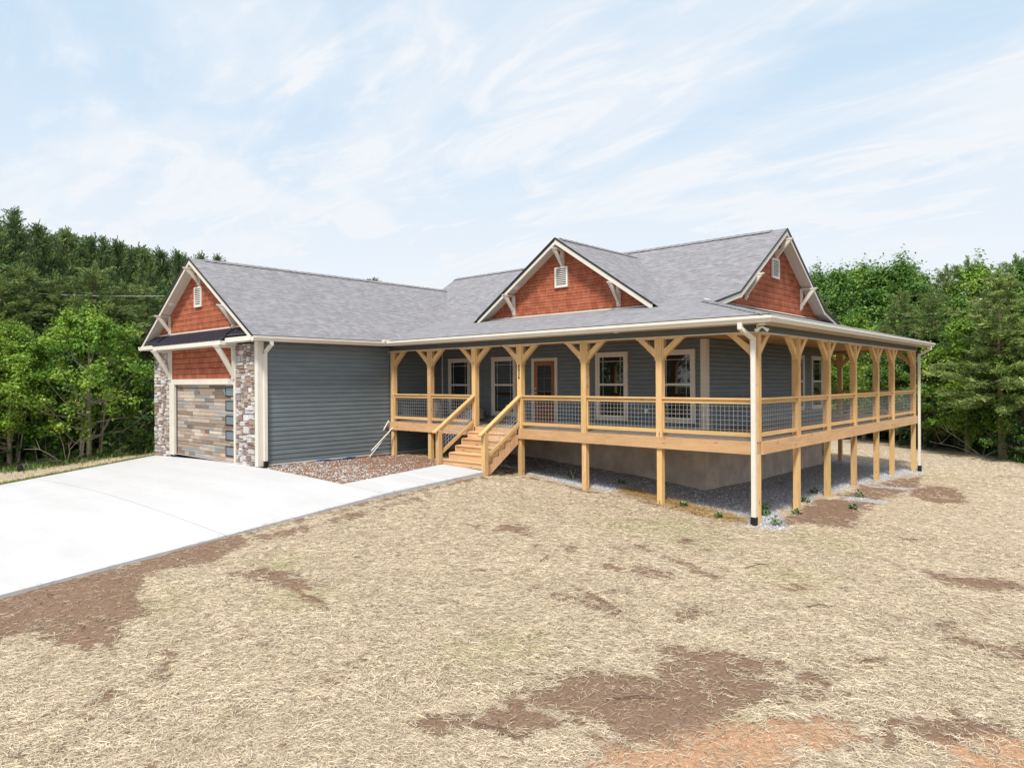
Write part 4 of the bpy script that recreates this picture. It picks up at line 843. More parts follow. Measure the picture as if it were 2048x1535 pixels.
for x0 in (-9.09, -7.19):
    t = MB(); t.box((x0, -1.52, -1.45), (x0+.14, -1.38, -.10)); t.build('newel_post', MW['wood'], so_)
    h = MB(); p0, p1 = Vector((x0+.07, -.0, .93)), Vector((x0+.07, -1.66, -.135)); h.bar(p0, p1, .14, .038); h.build('handrail', MW['wood'], so_)
    h = MB(); off = Vector((0, 0, -.085)); h.bar(Vector((x0+.07, 0, .93))+off, Vector((x0+.07, -1.38, .045))+off, .04, .09); lo = Vector((0, 0, -.80))
    h.bar(Vector((x0+.07, 0, .93))+lo, Vector((x0+.07, -1.38, .045))+lo, .04, .09); h.box((x0+.05, -.05, .18), (x0+.09, -.012, .80)); h.build('rail_frame', MW['wood'], so_)
    w = MB(); sl_ = (.93+.135)/1.66
    for k in range(6):
        o_ = -.18-.58*k/5.5; w.bar((x0+.07, -.04, .93-.025+o_), (x0+.07, -1.38, .93-.885+o_), .006, .006)
    for k in range(1, 13):
        y_ = -.04-1.34*k/13; z_ = .93+sl_*y_; w.box((x0+.067, y_-.003, z_-.76), (x0+.073, y_+.003, z_-.12))
    w.build('wire_mesh', MW['wire'], so_)
# windows and doors
def window(place, u0, u1, z0, z1, gl='glass'):
    def B(mb, a, b, c, d, o0, o1):
        p = place(a, c, o0); q = place(b, d, o1); mb.box(tuple(min(p[i], q[i]) for i in range(3)), tuple(max(p[i], q[i]) for i in range(3)))
    f = MB(); t = .095
    B(f, u0, u0+t, z0, z1, -.01, .045); B(f, u1-t, u1, z0, z1, -.01, .045); B(f, u0+t, u1-t, z0, z0+t, -.01, .043); B(f, u0+t, u1-t, z1-t, z1, -.01, .043)
    o = P(f, 'window', MW['cream']); s = MB(); a, b, c, d = u0+t, u1-t, z0+t, z1-t; k = .055; zm = (c+d)/2+.05
    B(s, a, a+k, c, d, .0, .030); B(s, b-k, b, c, d, .0, .030); B(s, a+k, b-k, c, c+k, .0, .028); B(s, a+k, b-k, d-k, d, .0, .028); B(s, a+k, b-k, zm-.035, zm+.03, .0, .032); s.build('sash', MW['vent'], o)
    g_ = MB(); B(g_, a+k, b-k, zm+.03, d-k, .006, .014); g_.build('pane', MW['blind' if gl == 'blind' else 'glass'], o); g_ = MB(); B(g_, a+k, b-k, c+k, zm-.035, .002, .010); g_.build('pane', MW['glass'], o)
    m = MB(); iw = b-a-2*k; r = .006
    for u in (a+k+iw*.14, b-k-iw*.14): B(m, u-r, u+r, zm+.03, d-k, .015, .019); B(m, u-r*.7, u+r*.7, c+k, zm-.035, .011, .014)
    B(m, a+k, b-k, d-k-.13-r, d-k-.13+r, .020, .023); B(m, a+k, b-k, c+k+.12-r, c+k+.12+r, .015, .018) if gl != 'blind' else None
    m.build('grille', MW['vent'], o); return o
fy = face_y(YW-.026); fx = face_x(XR+.026)
window(fy, -12.89, -11.72, .17, 2.22); window(fy, -10.64, -9.47, .17, 2.22, 'blind'); window(fy, -6.16, -4.99, .17, 2.235); window(fy, -3.98, -2.81, .17, 2.235)
window(fx, 8.72, 9.88, .30, 2.23); window(fx, 10.60, 11.76, .30, 2.23)
f = MB(); f.box((-8.77, YW-.065, 0), (-8.66, YW-.01, 2.13)); f.box((-7.78, YW-.065, 0), (-7.67, YW-.01, 2.13)); f.box((-8.66, YW-.063, 2.03), (-7.78, YW-.01, 2.13)); dfr = P(f, 'door_frame', MW['cream'])
d = MB(); x0, x1, yd = -8.655, -7.785, YW-.056
d.box((x0, yd, .02), (x0+.14, yd+.03, 2.02)); d.box((x1-.14, yd, .02), (x1, yd+.03, 2.02)); d.box((x0+.14, yd, .02), (x1-.14, yd+.03, .62)); d.box((x0+.14, yd, 1.88), (x1-.14, yd+.03, 2.02)); d.box((x0+.2, yd-.012, .10), (x1-.2, yd, .54))
do = P(d, 'entry_door', MW['door']); q = MB(); q.box((x0+.14, yd+.008, .62), (x1-.14, yd+.014, 1.88)); q.build('pane', MW['glass'], do)
q = MB(); xm = (x0+x1)/2; q.box((xm-.008, yd+.002, .62), (xm+.008, yd+.007, 1.88)); [q.box((x0+.14, yd+.001, z-.008), (x1-.14, yd+.006, z+.008)) for z in (1.04, 1.46)]; q.build('grille', MW['door'], do)
q = MB(); q.tube([(x0+.07, yd, .98), (x0+.07, yd-.06, .98)], .025, 10); q.box((x0+.06, yd-.065, .965), (x0+.16, yd-.045, .985)); q.tube([(x0+.07, yd, 1.12), (x0+.07, yd-.025, 1.12)], .03, 10); q.build('handle', MW['brass'], do)
# fittings
mb = MB(); mb.box((-9.93, YW-.07, .42), (-9.84, YW-.012, .56)); mb.box((-9.92, YW-.085, .50), (-9.85, YW-.07, .555)); P(mb, 'outlet_cover', MW['light'])
mb = MB(); mb.box((-4.42, YW-.06, .42), (-4.33, YW-.012, .54)); P(mb, 'outlet_cover', MW['light'])
def puck(p, ax, r=.085, name='soffit_light'):
    mb = MB(); v = Vector(p); mb.tube([v, v+Vector(ax)*.018], [r, r*.94], 18); o = P(mb, name, MW['light']); q = MB(); q.tube([v+Vector(ax)*.018, v+Vector(ax)*.021], r*.7, 18); q.build('lens', MW['vent'], o)
n1 = Vector((GSL, 0, -1)).normalized(); zso = lambda x: GZE+GSL*(x-(GRX-GEX))-.177; puck((-19.95+.75, -5.06, zso(-19.2)), n1)
n2 = Vector((DSL, 0, -1)).normalized(); puck((-9.28, 2.30, DZR-DSL*(DRX+9.28)-.178), n2)
puck((-3.6, -.22, 2.598), (0, 0, -1), .07)
mb = MB(); mb.box((.10, -.22, 2.56), (.22, -.10, 2.598)); 
for dx, dy in ((-.08, -.04), (.08, .05)):
    v = Vector((.16, -.16, 2.53)); e = v+Vector((dx*1.5, dy*1.5-.02, -.09)); mb.tube([v, (v+e)/2, e], [.015, .028, .042], 12)
P(mb, 'security_light', MW['light'])
# house number
for i, ch in enumerate('8036'):
    cu_ = bpy.data.curves.new('t', 'FONT'); cu_.body = ch; cu_.size = .135; cu_.extrude = .004; cu_.align_x = 'CENTER'; cu_.align_y = 'CENTER'; to = bpy.data.objects.new('t', cu_); COL.objects.link(to)
    bpy.context.view_layer.update(); me = bpy.data.meshes.new_from_object(to.evaluated_get(bpy.context.evaluated_depsgraph_get())); bpy.data.objects.remove(to)
    o = bpy.data.objects.new('house_number', me); COL.objects.link(o); me.materials.clear(); me.materials.append(MW['black']); o.parent = npost; o.location = (-7.12, -.018, 1.80-.108*i); o.rotation_euler = (R(90), 0, 0)
# dark interior so that nothing shows through the roof space
# ------------------------------------------------------------------ vegetation
def leaf_cards(cen, nrm, size, aspect=.6):
    n = len(cen); a = rng.normal(size=(n, 3)); a -= (a*nrm).sum(1)[:, None]*nrm; a /= np.linalg.norm(a, axis=1)[:, None]+1e-9; b = np.cross(nrm, a)
    a *= size[:, None]*.5; b *= (size*aspect)[:, None]*.5
    # diamond leaf folded along its midrib
    return np.stack([cen-a, cen+b-a*.1, cen+a, cen-b-a*.1], 1).reshape(-1, 3), (np.arange(n)[:, None]*4+np.arange(4)[None])
def unit(v): return v/(np.linalg.norm(v, axis=1)[:, None]+1e-9)
def mesh_only(name, V, F_, mat, cols):
    o = np_mesh(name, V, F_, mat, cols); me = o.data; bpy.data.objects.remove(o); return me
def mb_mesh(mb, name, mat):
    o = mb.build(name, mat); me = o.data; bpy.data.objects.remove(o); return me
def deciduous(h, w, nclump, nleaf, base, pal, seed, lean=0.1, ls=.14, flat=.75):
    """returns trunk mesh, crown mesh; crown from clumps of leaves on limbs"""
    r_ = np.random.default_rng(seed); random.seed(seed); tr = MB(); top = Vector((lean*h*.3, lean*h*.2, h*.86))
    pts = [Vector((0, 0, -.3)), Vector((.05*h*lean, 0, h*.2)), Vector((lean*h*.15, lean*h*.05, h*.5)), top]; tr.tube(pts, [.018*h, .014*h, .009*h, .003*h], 7)
    C_, cl = [], []
    for i in range(nclump):
        t = r_.uniform(base, 1.0)**.9; prof = math.sin(min(1, (t-base)/(1-base)*.92+.10)*math.pi)**.65
        a = r_.uniform(0, 6.283); rad = w*.5*prof*r_.uniform(.35, 1.0)**.6*(1+.3*math.sin(a*2+seed)+.2*math.sin(a*5+seed*2)); c = np.array([math.cos(a)*rad+lean*h*.3*t, math.sin(a)*rad+lean*h*.2*t, t*h*.97])
        C_.append(c)
        if i % 4 == 0:
            zb = max(.16, t-.16)*h*.8; s = Vector((lean*h*.3*(zb/h), lean*h*.2*(zb/h), zb)); e = Vector(c); m = (s+e)/2+Vector((0, 0, -.06*h)); tr.tube([s, m, e], [.0055*h, .0035*h, .0012*h], 5)
    V, Fs, Cc = [], [], []; b0 = 0
    for c in C_:
        k = int(nleaf*r_.uniform(.6, 1.4)); rad = r_.uniform(.05, .12)*h*.62; fz = r_.choice([flat*.7, flat, 1.9]); d = unit(r_.normal(size=(k, 3))); q = r_.uniform(.25, 1, k)**.45
        # drooping sprays: push leaves outwards from the trunk
        cen = c+d*rad*q[:, None]*(np.array([1.25, 1.25, fz]) if fz < 1.5 else np.array([.6, .6, 1.9]))+np.array([c[0], c[1], 0])*0
        sp = r_.uniform(0, 1, k) < .2; cen[sp] += d[sp]*rad*.6
        nr = unit(d*.6+np.array([0, 0, .9])+r_.normal(size=(k, 3))*.55); v, f = leaf_cards(cen, nr, ls*r_.uniform(.6, 1.35, k), .62); p = pal[r_.integers(len(pal))]
        col = np.array(p)[None]*r_.uniform(.65, 1.3, (k, 1))*r_.uniform(.85, 1.15)*np.array([1, 1, 1]); hu = r_.uniform(-.12, .12, k); col[:, 0] *= 1+hu; 
        V.append(v); Fs.append(f+b0); Cc.append(col); b0 += k*4
    return mb_mesh(tr, 'trunk', MW['barkl']), mesh_only('crown', np.concatenate(V), np.concatenate(Fs), MW['leaf'], np.concatenate(Cc))
def conifer(h, w, seed, base=.08, whorls=30, per=7, pal=None, blade=.22, tilt=.35, tuft=7, nb=15, layered=False, bw=.10, trunk_r=.011):
    r_ = np.random.default_rng(seed); random.seed(seed+5); tr = MB(); bend = r_.normal(0, .02, 2)*h
    tp = lambda t: np.array([bend[0]*t*t+.1*math.sin(t*5+seed), bend[1]*t*t, t*h]); n = 8
    tr.tube([Vector(tp(0))-Vector((0, 0, .4))]+[Vector(tp(i/n)) for i in range(1, n+1)], [trunk_r*h]+[trunk_r*h*(1-i/n*.92) for i in range(1, n+1)], 8)
    T, D = [], []
    for i in range(whorls):
        t = base+(1-base)*(i+r_.uniform(-.3, .3))/whorls; t = min(t, .985)
        if layered: L0 = w*.5*(math.sin(min(1, (1-t)*1.25+.10)*math.pi*.5))**.9*r_.uniform(.65, 1.1)
        else: L0 = w*.5*((1-t)**.85*1.0+.045)*min(1, (t-base)*5+.55)
        L0 *= r_.uniform(.62, 1.25); a0 = r_.uniform(0, 6.28); m = per if t < .8 else max(4, per-2)
        for j in range(m):
            a = a0+j*6.283/m+r_.normal(0, .25); L = L0*r_.uniform(.55, 1.12); up = tilt*(t*1.2-.15)+r_.normal(0, .10); s = tp(t); dr = np.array([math.cos(a), math.sin(a), up]); dr /= np.linalg.norm(dr)
            sag = (-.10 if not layered else -.04)*L; e = s+dr*L+np.array([0, 0, sag+.12*L*(t > .5)])
            if j % 2 == 0 or layered: md = s+dr*L*.5+np.array([0, 0, sag*.2]); tr.tube([Vector(s), Vector(md), Vector(e)], [.0035*h*(1-t*.6), .0025*h*(1-t*.6), .001*h], 4, cap=False)
            k = max(2, int(tuft*L/(w*.5)*r_.uniform(.8, 1.3))+1)
            for q in range(k):
                f = (.28 if not layered else .35)+(.72 if not layered else .66)*(q+r_.uniform(0, 1))/k; p = s+dr*L*f+np.array([0, 0, sag*f*f])
                sd = np.cross(dr, [0, 0, 1.0]); p = p+sd*r_.normal(0, .16*L*(1.1-f))+np.array([0, 0, r_.normal(0, .05 if layered else .10)*1.0]); T.append(p); dd = dr*(.7 if not layered else 1)+np.array([0, 0, .55 if not layered else .12])+r_.normal(size=3)*.25; D.append(dd/np.linalg.norm(dd))
    for q in range(5): T.append(tp(.97+.006*q)); D.append(np.array([0, 0, 1.0]))
    for q in range(9): a = r_.uniform(0, 6.28); T.append(tp(r_.uniform(.86, .97))+np.array([math.cos(a), math.sin(a), .4])*r_.uniform(.1, .35)); D.append(unit(np.array([[math.cos(a)*.3, math.sin(a)*.3, 1.0]]))[0])
    T, D = np.array(T), np.array(D); m = len(T); N = m*nb; Tc = np.repeat(T, nb, 0); Dc = np.repeat(D, nb, 0); al = r_.uniform(-.25, .25, (N, 1))
    ax = unit(Dc+r_.normal(size=(N, 3))*(.55 if not layered else .5)*np.array([1, 1, .6 if layered else 1])); L = blade*r_.uniform(.6, 1.3, N); c = Tc+Dc*al+ax*(L*.5)[:, None]+r_.normal(size=(N, 3))*.06
    sd = unit(np.cross(ax, r_.normal(size=(N, 3)))); A = ax*(L*.5)[:, None]; S = sd*(L*bw)[:, None]
    V = np.stack([c-A-S*.6, c-A+S*.6, c+A+S, c+A-S], 1).reshape(-1, 3); F_ = np.arange(N)[:, None]*4+np.arange(4)[None]
    pc = np.array(pal)[r_.integers(len(pal), size=m)]*r_.uniform(.7, 1.3, (m, 1)); col = np.repeat(pc, nb, 0)*r_.uniform(.75, 1.25, (N, 1))
    return mb_mesh(tr, 'trunk', MW['bark']), mesh_only('crown', V, F_, MW['needle'], col)
PD = [(.10,.165,.065),(.12,.19,.07),(.155,.225,.075),(.085,.14,.062),(.19,.255,.09)]
PL = [(.19,.265,.07),(.225,.30,.08),(.145,.215,.065),(.27,.33,.11)]
DB = [(.19,.33,.045),(.23,.37,.05),(.14,.27,.04),(.28,.40,.065)]
DM = [(.13,.25,.05),(.16,.29,.055),(.10,.205,.045),(.20,.33,.07)]
DD = [(.06,.13,.035),(.075,.16,.042),(.05,.11,.04)]
TY = {}
for i in range(5): TY['pine%d' % i] = conifer(11, (4.6, 6.0, 5.2, 6.8, 4.2)[i], 20+i, .05, (40, 34, 44, 32, 36)[i], 8, PD+(PL[:1] if i % 2 else []), .24, (.5, .35, .65, .45, .8)[i], 10, 13)
for i in range(2): TY['spine%d' % i] = conifer(11, 5.8, 30+i, .10, 26, 6, PL+PD[1:3], .20, .18, 13, 22, True, .10)
for i in range(3): TY['bright%d' % i] = deciduous(9, 5.2, 120, 210, .12, DB, 40+i, .1, .155)
for i in range(3): TY['mid%d' % i] = deciduous(10, 6.0, 120, 200, .10, DM, 50+i, .08, .17)
for i in range(2): TY['dark%d' % i] = deciduous(8, 6.0, 90, 190, .03, DD+DM[:1], 60+i, .05, .17)
for i in range(2): TY['shrub%d' % i] = deciduous(3, 3.6, 46, 150, .02, DM+DD+[DB[0]], 70+i, .1, .11)
TY['heropine'] = conifer(10.5, 7.0, 99, .30, 17, 6, PL+[(.30,.38,.12)], .22, .12, 16, 30, True, .11, .020)
TY['herotree'] = deciduous(7.4, 5.4, 130, 170, .16, DB, 123, .05, .15, .7)
def at(px, depth): return CAM[:2]+cd[:2]*depth+cr[:2]*((px-1024)/FPX*depth)
BH = {'pine': 11, 'spine': 11, 'bright': 9, 'mid': 10, 'dark': 8, 'shrub': 3, 'heropine': 10.5, 'herotree': 7.4}
KIND = {'pine': ('pine_tree', 'pine'), 'spine': ('pine_tree', 'pine'), 'heropine': ('pine_tree', 'pine'), 'bright': ('leafy_tree', 'tree'), 'mid': ('leafy_tree', 'tree'), 'dark': ('leafy_tree', 'tree'), 'herotree': ('leafy_tree', 'tree'), 'shrub': ('shrub', 'shrub')}
ALLT = []
def plant(ty, px, depth, top_py, label, group=None, wide=1.0, xy=None):
    k = ty.rstrip('0123456789'); x, y = xy if xy is not None else at(px, depth); z = gz(x, y); zt = CAM[2]+(763.3-top_py)/FPX*depth; s = (zt-z)/BH[k]
    nm, cat = KIND[k]; o = thing(nm, label, cat, (x, y, z), group); o.rotation_euler = (0, 0, random.uniform(0, 6.28)); o.scale = (s*wide, s*wide, s)
    for part, me in zip(('trunk', 'crown'), TY[ty]):
        c = bpy.data.objects.new(part, me); COL.objects.link(c); c.parent = o
    ALLT.append(o); return o
random.seed(5)
ORD = ['first', 'second', 'third', 'fourth', 'fifth', 'sixth', 'seventh', 'eighth', 'ninth', 'tenth', 'eleventh', 'twelfth', 'thirteenth', 'fourteenth', 'fifteenth', 'sixteenth', 'seventeenth', 'eighteenth']
# left wood: skyline of tall pines
LS = [(-75, 31, 455), (-30, 33, 432), (8, 31, 424), (42, 32, 415), (88, 34, 443), (118, 38, 452), (143, 35, 449), (172, 40, 466), (208, 37, 470), (236, 41, 474), (262, 43, 487), (288, 40, 490), (318, 45, 497), (350, 43, 496), (372, 47, 506)]
for i in range(16):
    px = -66+i*27; t = max(0, px)/370; plant('pine%d' % ((i*2+1) % 5), px, 36+10*t, 452+62*t+random.uniform(-6, 10), 'dark pine crowded just behind the skyline pines, %s from the left' % ORD[i], 'second row of pines in the left wood', 1.2)
for i, (px, dp, ty) in enumerate(LS):
    ty += 10
    plant('pine%d' % ((i*3) % 5), px, dp, ty, 'tall dark pine on the left skyline, its top %s from the left frame edge' % ORD[i] if i > 1 else ('tall dark pine at the left, outer of two mostly cut off by the frame' if i == 0 else 'tall dark pine at the left, inner of two mostly cut off by the frame'), 'tall pines along the left skyline', .95)
for i, (px, dp, ty) in enumerate(((-60, 29, 560), (0, 28.6, 545), (60, 30, 530), (120, 31, 545), (185, 31.5, 525), (240, 33, 560), (300, 35, 565), (345, 36, 585), (-20, 36, 480), (65, 38, 470), (160, 44, 480), (225, 46, 492), (300, 50, 500))):
    plant(('spine%d' % (i % 2)) if i < 8 else 'pine%d' % (i % 5), px, dp, ty, 'mid height pine between skyline pines and leafy edge, %s from the left frame edge' % ORD[i], 'pines filling the left wood', 1.15)
for i, (px, dp, ty) in enumerate(((430, 68, 514), (372+24, 60, 513), (757, 78, 560), (727, 80, 566))):
    plant('pine%d' % (i % 3), px, dp, ty, ('distant pine tip peeking over the garage ridge, ' + ['nearer its middle', 'close to its peak', 'close to its far end, taller of two', 'close to its far end, shorter of two'][i]), 'pine tips behind the garage roof')
plant('herotree', 178, 27.2, 606, 'bright yellow green young tree with slender pale trunk left of the garage')
L2 = [('bright0', -40, 26.5, 600, 'bright green tree at the left frame edge, mostly cut off'), ('bright1', 18, 26.6, 640, 'bright leafy tree just inside the left frame edge'), ('mid0', 70, 27.8, 690, 'mid green leafy tree between the left frame edge and the young bright tree'),
 ('dark0', 250, 28.6, 735, 'dark leafy tree between the young bright tree and the garage'), ('mid1', 300, 29.8, 745, 'low mid green tree touching the left corner of the garage'), ('dark1', 130, 29, 700, 'dark leafy tree behind the young bright tree'), ('dark0', 340, 33, 690, 'dark leafy tree half hidden behind the garage corner'), ('dark1', 5, 29, 690, 'dark leafy tree behind the bright tree at the left frame edge')]
for ty, px, dp, tp, lb in L2: plant(ty, px, dp, tp, lb)
for i, px in enumerate((-50, -8, 40, 92, 138, 205, 240, 278, 308)):
    plant('shrub%d' % (i % 2), px, 26.6+.2*(i % 3)+.004*px, 858+6*(i % 3)-.03*px, 'low green shrub at the foot of the left wood, %s from the left' % ORD[i], 'shrubs along the foot of the left wood', 1.0)
for i in range(14): plant('dark%d' % (i % 2), -120+i*38, 31+i*.9, 700-5*(i % 4), 'dark tree deep in the left wood glimpsed through the foliage in front', 'dark trees deep in the left wood', 1.3)
# right wood
plant('heropine', 1968+34, 31.0, 552, 'tall pine with a bare reddish trunk and layered branches at the right edge')
RS = [('mid0', 1596, 50, 555), ('mid1', 1632, 48, 536), ('mid2', 1668, 49, 532), ('bright1', 1702, 50, 528), ('dark0', 1736, 50, 534), ('mid0', 1765, 47, 530), ('mid1', 1806, 46, 514), ('mid2', 1846, 48, 540), ('spine0', 1885, 45, 532), ('spine1', 1930, 43, 516), ('bright0', 1972, 42, 522), ('spine0', 2022, 40, 510), ('mid1', 2052, 38, 518), ('mid0', 2100, 38, 515)]
for i, (ty, px, dp, tp) in enumerate(RS): plant(ty, px, dp, tp+12, '%s tree on the right skyline, its top %s from the house roof' % ({'m': 'mid green leafy', 'b': 'bright green leafy', 'd': 'dark leafy', 's': 'olive green pine'}[ty[0]], ORD[i]), 'trees along the right skyline')
RM_ = [('bright2', 1728, 41, 628, 'bright green tree rising above the far end of the porch roof'), ('spine1', 1640, 44, 600, 'pine directly right of the roof gable'), ('dark0', 1700, 43, 640, 'dark leafy tree above the middle of the side porch roof'), ('spine0', 1800, 39, 590, 'pine standing right above the far porch downspout'), ('spine1', 1870, 36, 585, 'olive pine between the far downspout and the bare trunked pine'),
 ('bright0', 1935, 33.6, 640, 'bright green tree left of the bare trunked pine'), ('dark1', 1850, 36.5, 660, 'dark leafy tree just right of the far downspout'), ('mid2', 1910, 37, 600, 'leafy tree behind the bright tree near the right edge'), ('bright1', 2050, 31.5, 640, 'bright leafy tree cut by the right frame edge'), ('dark0', 2090, 30, 690, 'dark leafy tree outside the right frame edge'),
 ('dark1', 1985, 34, 690, 'dark leafy tree behind the bare trunked pine'), ('mid0', 1765, 43, 655, 'leafy tree seen through the far porch bays'), ('bright2', 1690, 46, 690, 'bright tree seen through the porch between the far posts'), ('bright0', 1745, 46, 700, 'bright tree seen through the porch beside the farthest post'), ('dark1', 1660, 48, 690, 'dark tree seen through the porch beyond the house corner'), ('spine0', 1975, 35, 600, 'pine half behind the bare trunked pine')]
for ty, px, dp, tp, lb in RM_: plant(ty, px, dp, tp, lb)
for i in range(13): plant('dark%d' % (i % 2), 1590+i*42, 50-i*1.0, 640-8*(i % 4), 'dark tree deep in the right wood glimpsed through the foliage in front', 'dark trees deep in the right wood', 1.3)
for i in range(11):
    px = 1650+i*42; dp = 46.5 if px < 1800 else 46.5-(px-1800)*.062
    plant('shrub%d' % (i % 2), px, dp+.8, 800+4*(i % 3) if px < 1800 else 812+(px-1800)*.14, 'low shrub at the foot of the right wood, %s from the house' % ORD[i], 'shrubs along the foot of the right wood', 1.15)
# trees behind the photographer, reflected in the windows
for i, (x, y) in enumerate(((-12, -44), (-17, -48), (-22, -45), (-27, -49), (-32, -46), (-37, -44), (-42, -47), (-48, -43), (-54, -46), (-60, -42))):
    o = plant(('mid%d' % (i % 3)) if i % 2 else 'pine%d' % (i % 3), 0, 1, 0, 'tree behind the viewpoint that shows only as a reflection in the porch windows', 'trees reflected in the porch windows', xy=(x, y)); s = random.uniform(1.1, 1.4); o.scale = (s, s, s)
# undergrowth, dead sticks, weeds
def grass_patch(name, pts, h, pal, label, w=.02):
    n = len(pts); a = rng.uniform(0, 6.28, n); L = h*rng.uniform(.4, 1.2, n); d = np.stack([np.cos(a)*.45, np.sin(a)*.45, np.ones(n)], -1); d = unit(d+rng.normal(size=(n, 3))*.15); s = np.stack([-np.sin(a), np.cos(a), np.zeros(n)], -1)*w*.5
    b = np.asarray(pts); t = b+d*L[:, None]; m = b+d*L[:, None]*.55; V = np.stack([b-s*.7, b+s*.7, m+s, t, m-s], 1).reshape(-1, 3); i0 = np.arange(n)[:, None]*5; F_ = np.concatenate([i0+np.array([0, 1, 2, 4]), ], 0); 
    V4 = np.stack([b-s*.7, b+s*.7, m+s, m-s, m-s, m+s, t+s*.1, t-s*.1], 1).reshape(-1, 3); i1 = np.arange(n)[:, None]*8; F4 = np.stack([i1+np.arange(4), i1+np.arange(4, 8)], 1).reshape(-1, 4)
    c = np.array(pal)[rng.integers(len(pal), size=n)]*rng.uniform(.7, 1.25, (n, 1)); return np_mesh(name, V4, F4, MW['leaf'], np.repeat(c, 2, 0), kind='stuff', label=label, category='grass')
def strip(n, pxs, dps, jit):
    t = rng.uniform(0, 1, n); px = np.interp(t, np.linspace(0, 1, len(pxs)), pxs); dp = np.interp(t, np.linspace(0, 1, len(dps)), dps)+rng.normal(0, jit, n)
    X = CAM[0]+cd[0]*dp+cr[0]*(px-1024)/FPX*dp; Y = CAM[1]+cd[1]*dp+cr[1]*(px-1024)/FPX*dp; return np.stack([X, Y, ground_z(X, Y)], -1)
grass_patch('tall_grass', strip(9000, (-80, 60, 180, 310), (26.2, 26.7, 27.6, 28.9), .45), .22, [(.12,.22,.05),(.17,.26,.07),(.22,.24,.09)], 'green weeds and grass along the foot of the left wood', .05)
grass_patch('tall_grass', strip(14000, (1690, 1760, 1850, 1950, 2120), (45.5, 46, 43, 36.5, 28), .8), .34, [(.08,.19,.035),(.11,.23,.04),(.06,.13,.03)], 'green weeds and grass along the foot of the right wood', .06)
n = 9000; t = rng.uniform(0, 1, n); yy = rng.uniform(-14, -4.4, n); xx = -21.45-np.abs(rng.normal(0, .35, n)); grass_patch('verge_grass', np.stack([xx, yy, ground_z(xx, yy)], -1), .07, [(.20,.24,.06),(.26,.28,.09),(.14,.19,.04)], 'short green grass verge along the left edge of the driveway', .02)
def sticks(name, base, n, L, label, cat, mat, rad=.018, spread=.6):
    mb = MB()
    for i in range(n):
        p = Vector(base)+Vector((random.uniform(-rad, rad), random.uniform(-rad, rad), -.03)); d = Vector((random.uniform(-1, 1), random.uniform(-1, 1), random.uniform(.15, 1.1))).normalized(); l = L*random.uniform(.5, 1.1); m = p+d*l*.5+Vector((random.uniform(-.1, .1), random.uniform(-.1, .1), .1)); e = p+d*l
        mb.tube([p, m, e], [rad, rad*.75, rad*.3], 5)
        for k in range(2): q = m+(e-m)*random.uniform(0, .7); mb.tube([q, q+Vector((random.uniform(-1, 1), random.uniform(-1, 1), random.uniform(0, 1))).normalized()*l*.35], [rad*.5, rad*.2], 4)
    return tag(mb.build(name, mat), label, cat)
MW['dead'] = plain('dead_wood', (.36, .31, .25), .9, .3, 12)
random.seed(77)
for px, dp, n, L, lb in ((15, 25.9, 3, 1.2, 'tangle of dead branches at the left frame edge beside the black pipe'), (75, 26.6, 4, 1.5, 'dead twiggy brush standing in the left wood edge'), (132, 26.6, 5, 1.8, 'pale dead branches below the young bright tree'), (225, 27.8, 3, 1.7, 'arching dead branches right of the young bright tree'), (275, 28.4, 5, 2.0, 'thin dead stems near the garage corner'),
  (1890, 39.5, 7, 3.0, 'dead grey branches at the wood edge right of the far downspout'), (1965, 32.6, 6, 2.6, 'dead branches at the foot of the bare trunked pine'), (1742, 45.5, 6, 2.6, 'dead branches seen under the far end of the porch')):
    x, y = at(px, dp); sticks('brush_pile', (x, y, gz(x, y)), n, L, lb, 'dead branches', MW['dead'], .017, .9)
# saplings with bare pale stems in the left wood edge
for i, (px, dp) in enumerate(((158, 27.3), (196, 27.6), (262, 28.6), (30, 27.0))):
    x, y = at(px, dp); z = gz(x, y); mb = MB(); a = random.uniform(-.25, .25)
    for k in range(3): b = random.uniform(-.5, .5); mb.tube([(x+k*.15, y, z-.1), (x+k*.15+b*.4, y+.1, z+1.0), (x+k*.2+b, y+.2, z+2.3)], [.045, .035, .018], 6)
    tag(mb.build('sapling_stems', MW['barkl']), ['slender bare stems just left of the young bright tree trunk', 'slender bare stems just right of the young bright tree trunk', 'slender bare stems midway to the garage corner', 'slender bare stems near the left frame edge'][i], 'sapling')
# corrugated pipe
x, y = at(38, 26.0); z = gz(x, y); mb = MB(); mb.tube([(x+.5*(t-.5)*2.4, y-.2*(t-.5), z+.09+.05*math.sin(t*5)) for t in np.linspace(0, 1, 25)], [.10+.012*(i % 2) for i in range(25)], 10)
tag(mb.build('drain_pipe', MW['rubber']), 'black corrugated drain pipe lying at the left wood edge', 'pipe')
# weeds round the porch
def weed(x, y, h, label):
    h *= .8; z = gz(x, y); n = 60; a = rng.uniform(0, 6.28, n); r = rng.uniform(0, 1, n)**.7*h*.7; c = np.stack([x+np.cos(a)*r, y+np.sin(a)*r, z+h*rng.uniform(.05, 1, n)*(1-r/h*.6)], -1); nr = unit(rng.normal(size=(n, 3))*.6+np.array([0, 0, 1])); v, f = leaf_cards(c, nr, rng.uniform(.05, .11, n)*max(1, h/.25), .5)
    o = thing('weed', label, 'weed', (x, y, z), 'weeds in the gravel around the porch'); L = np_mesh('leaves', v-np.array([x, y, z]), f, MW['leaf'], np.array([.07, .16, .035])*rng.uniform(.6, 1.4, (n, 1)), parent=o)
    mb = MB(); [mb.tube([(0, 0, -.02), (math.cos(t)*h*.2, math.sin(t)*h*.2, h*.5), (math.cos(t)*h*.4, math.sin(t)*h*.4, h*.85)], [.006, .005, .002], 4) for t in (0, 1.6, 3.1, 4.6)]; mb.build('stem', MW['leaf'], o)
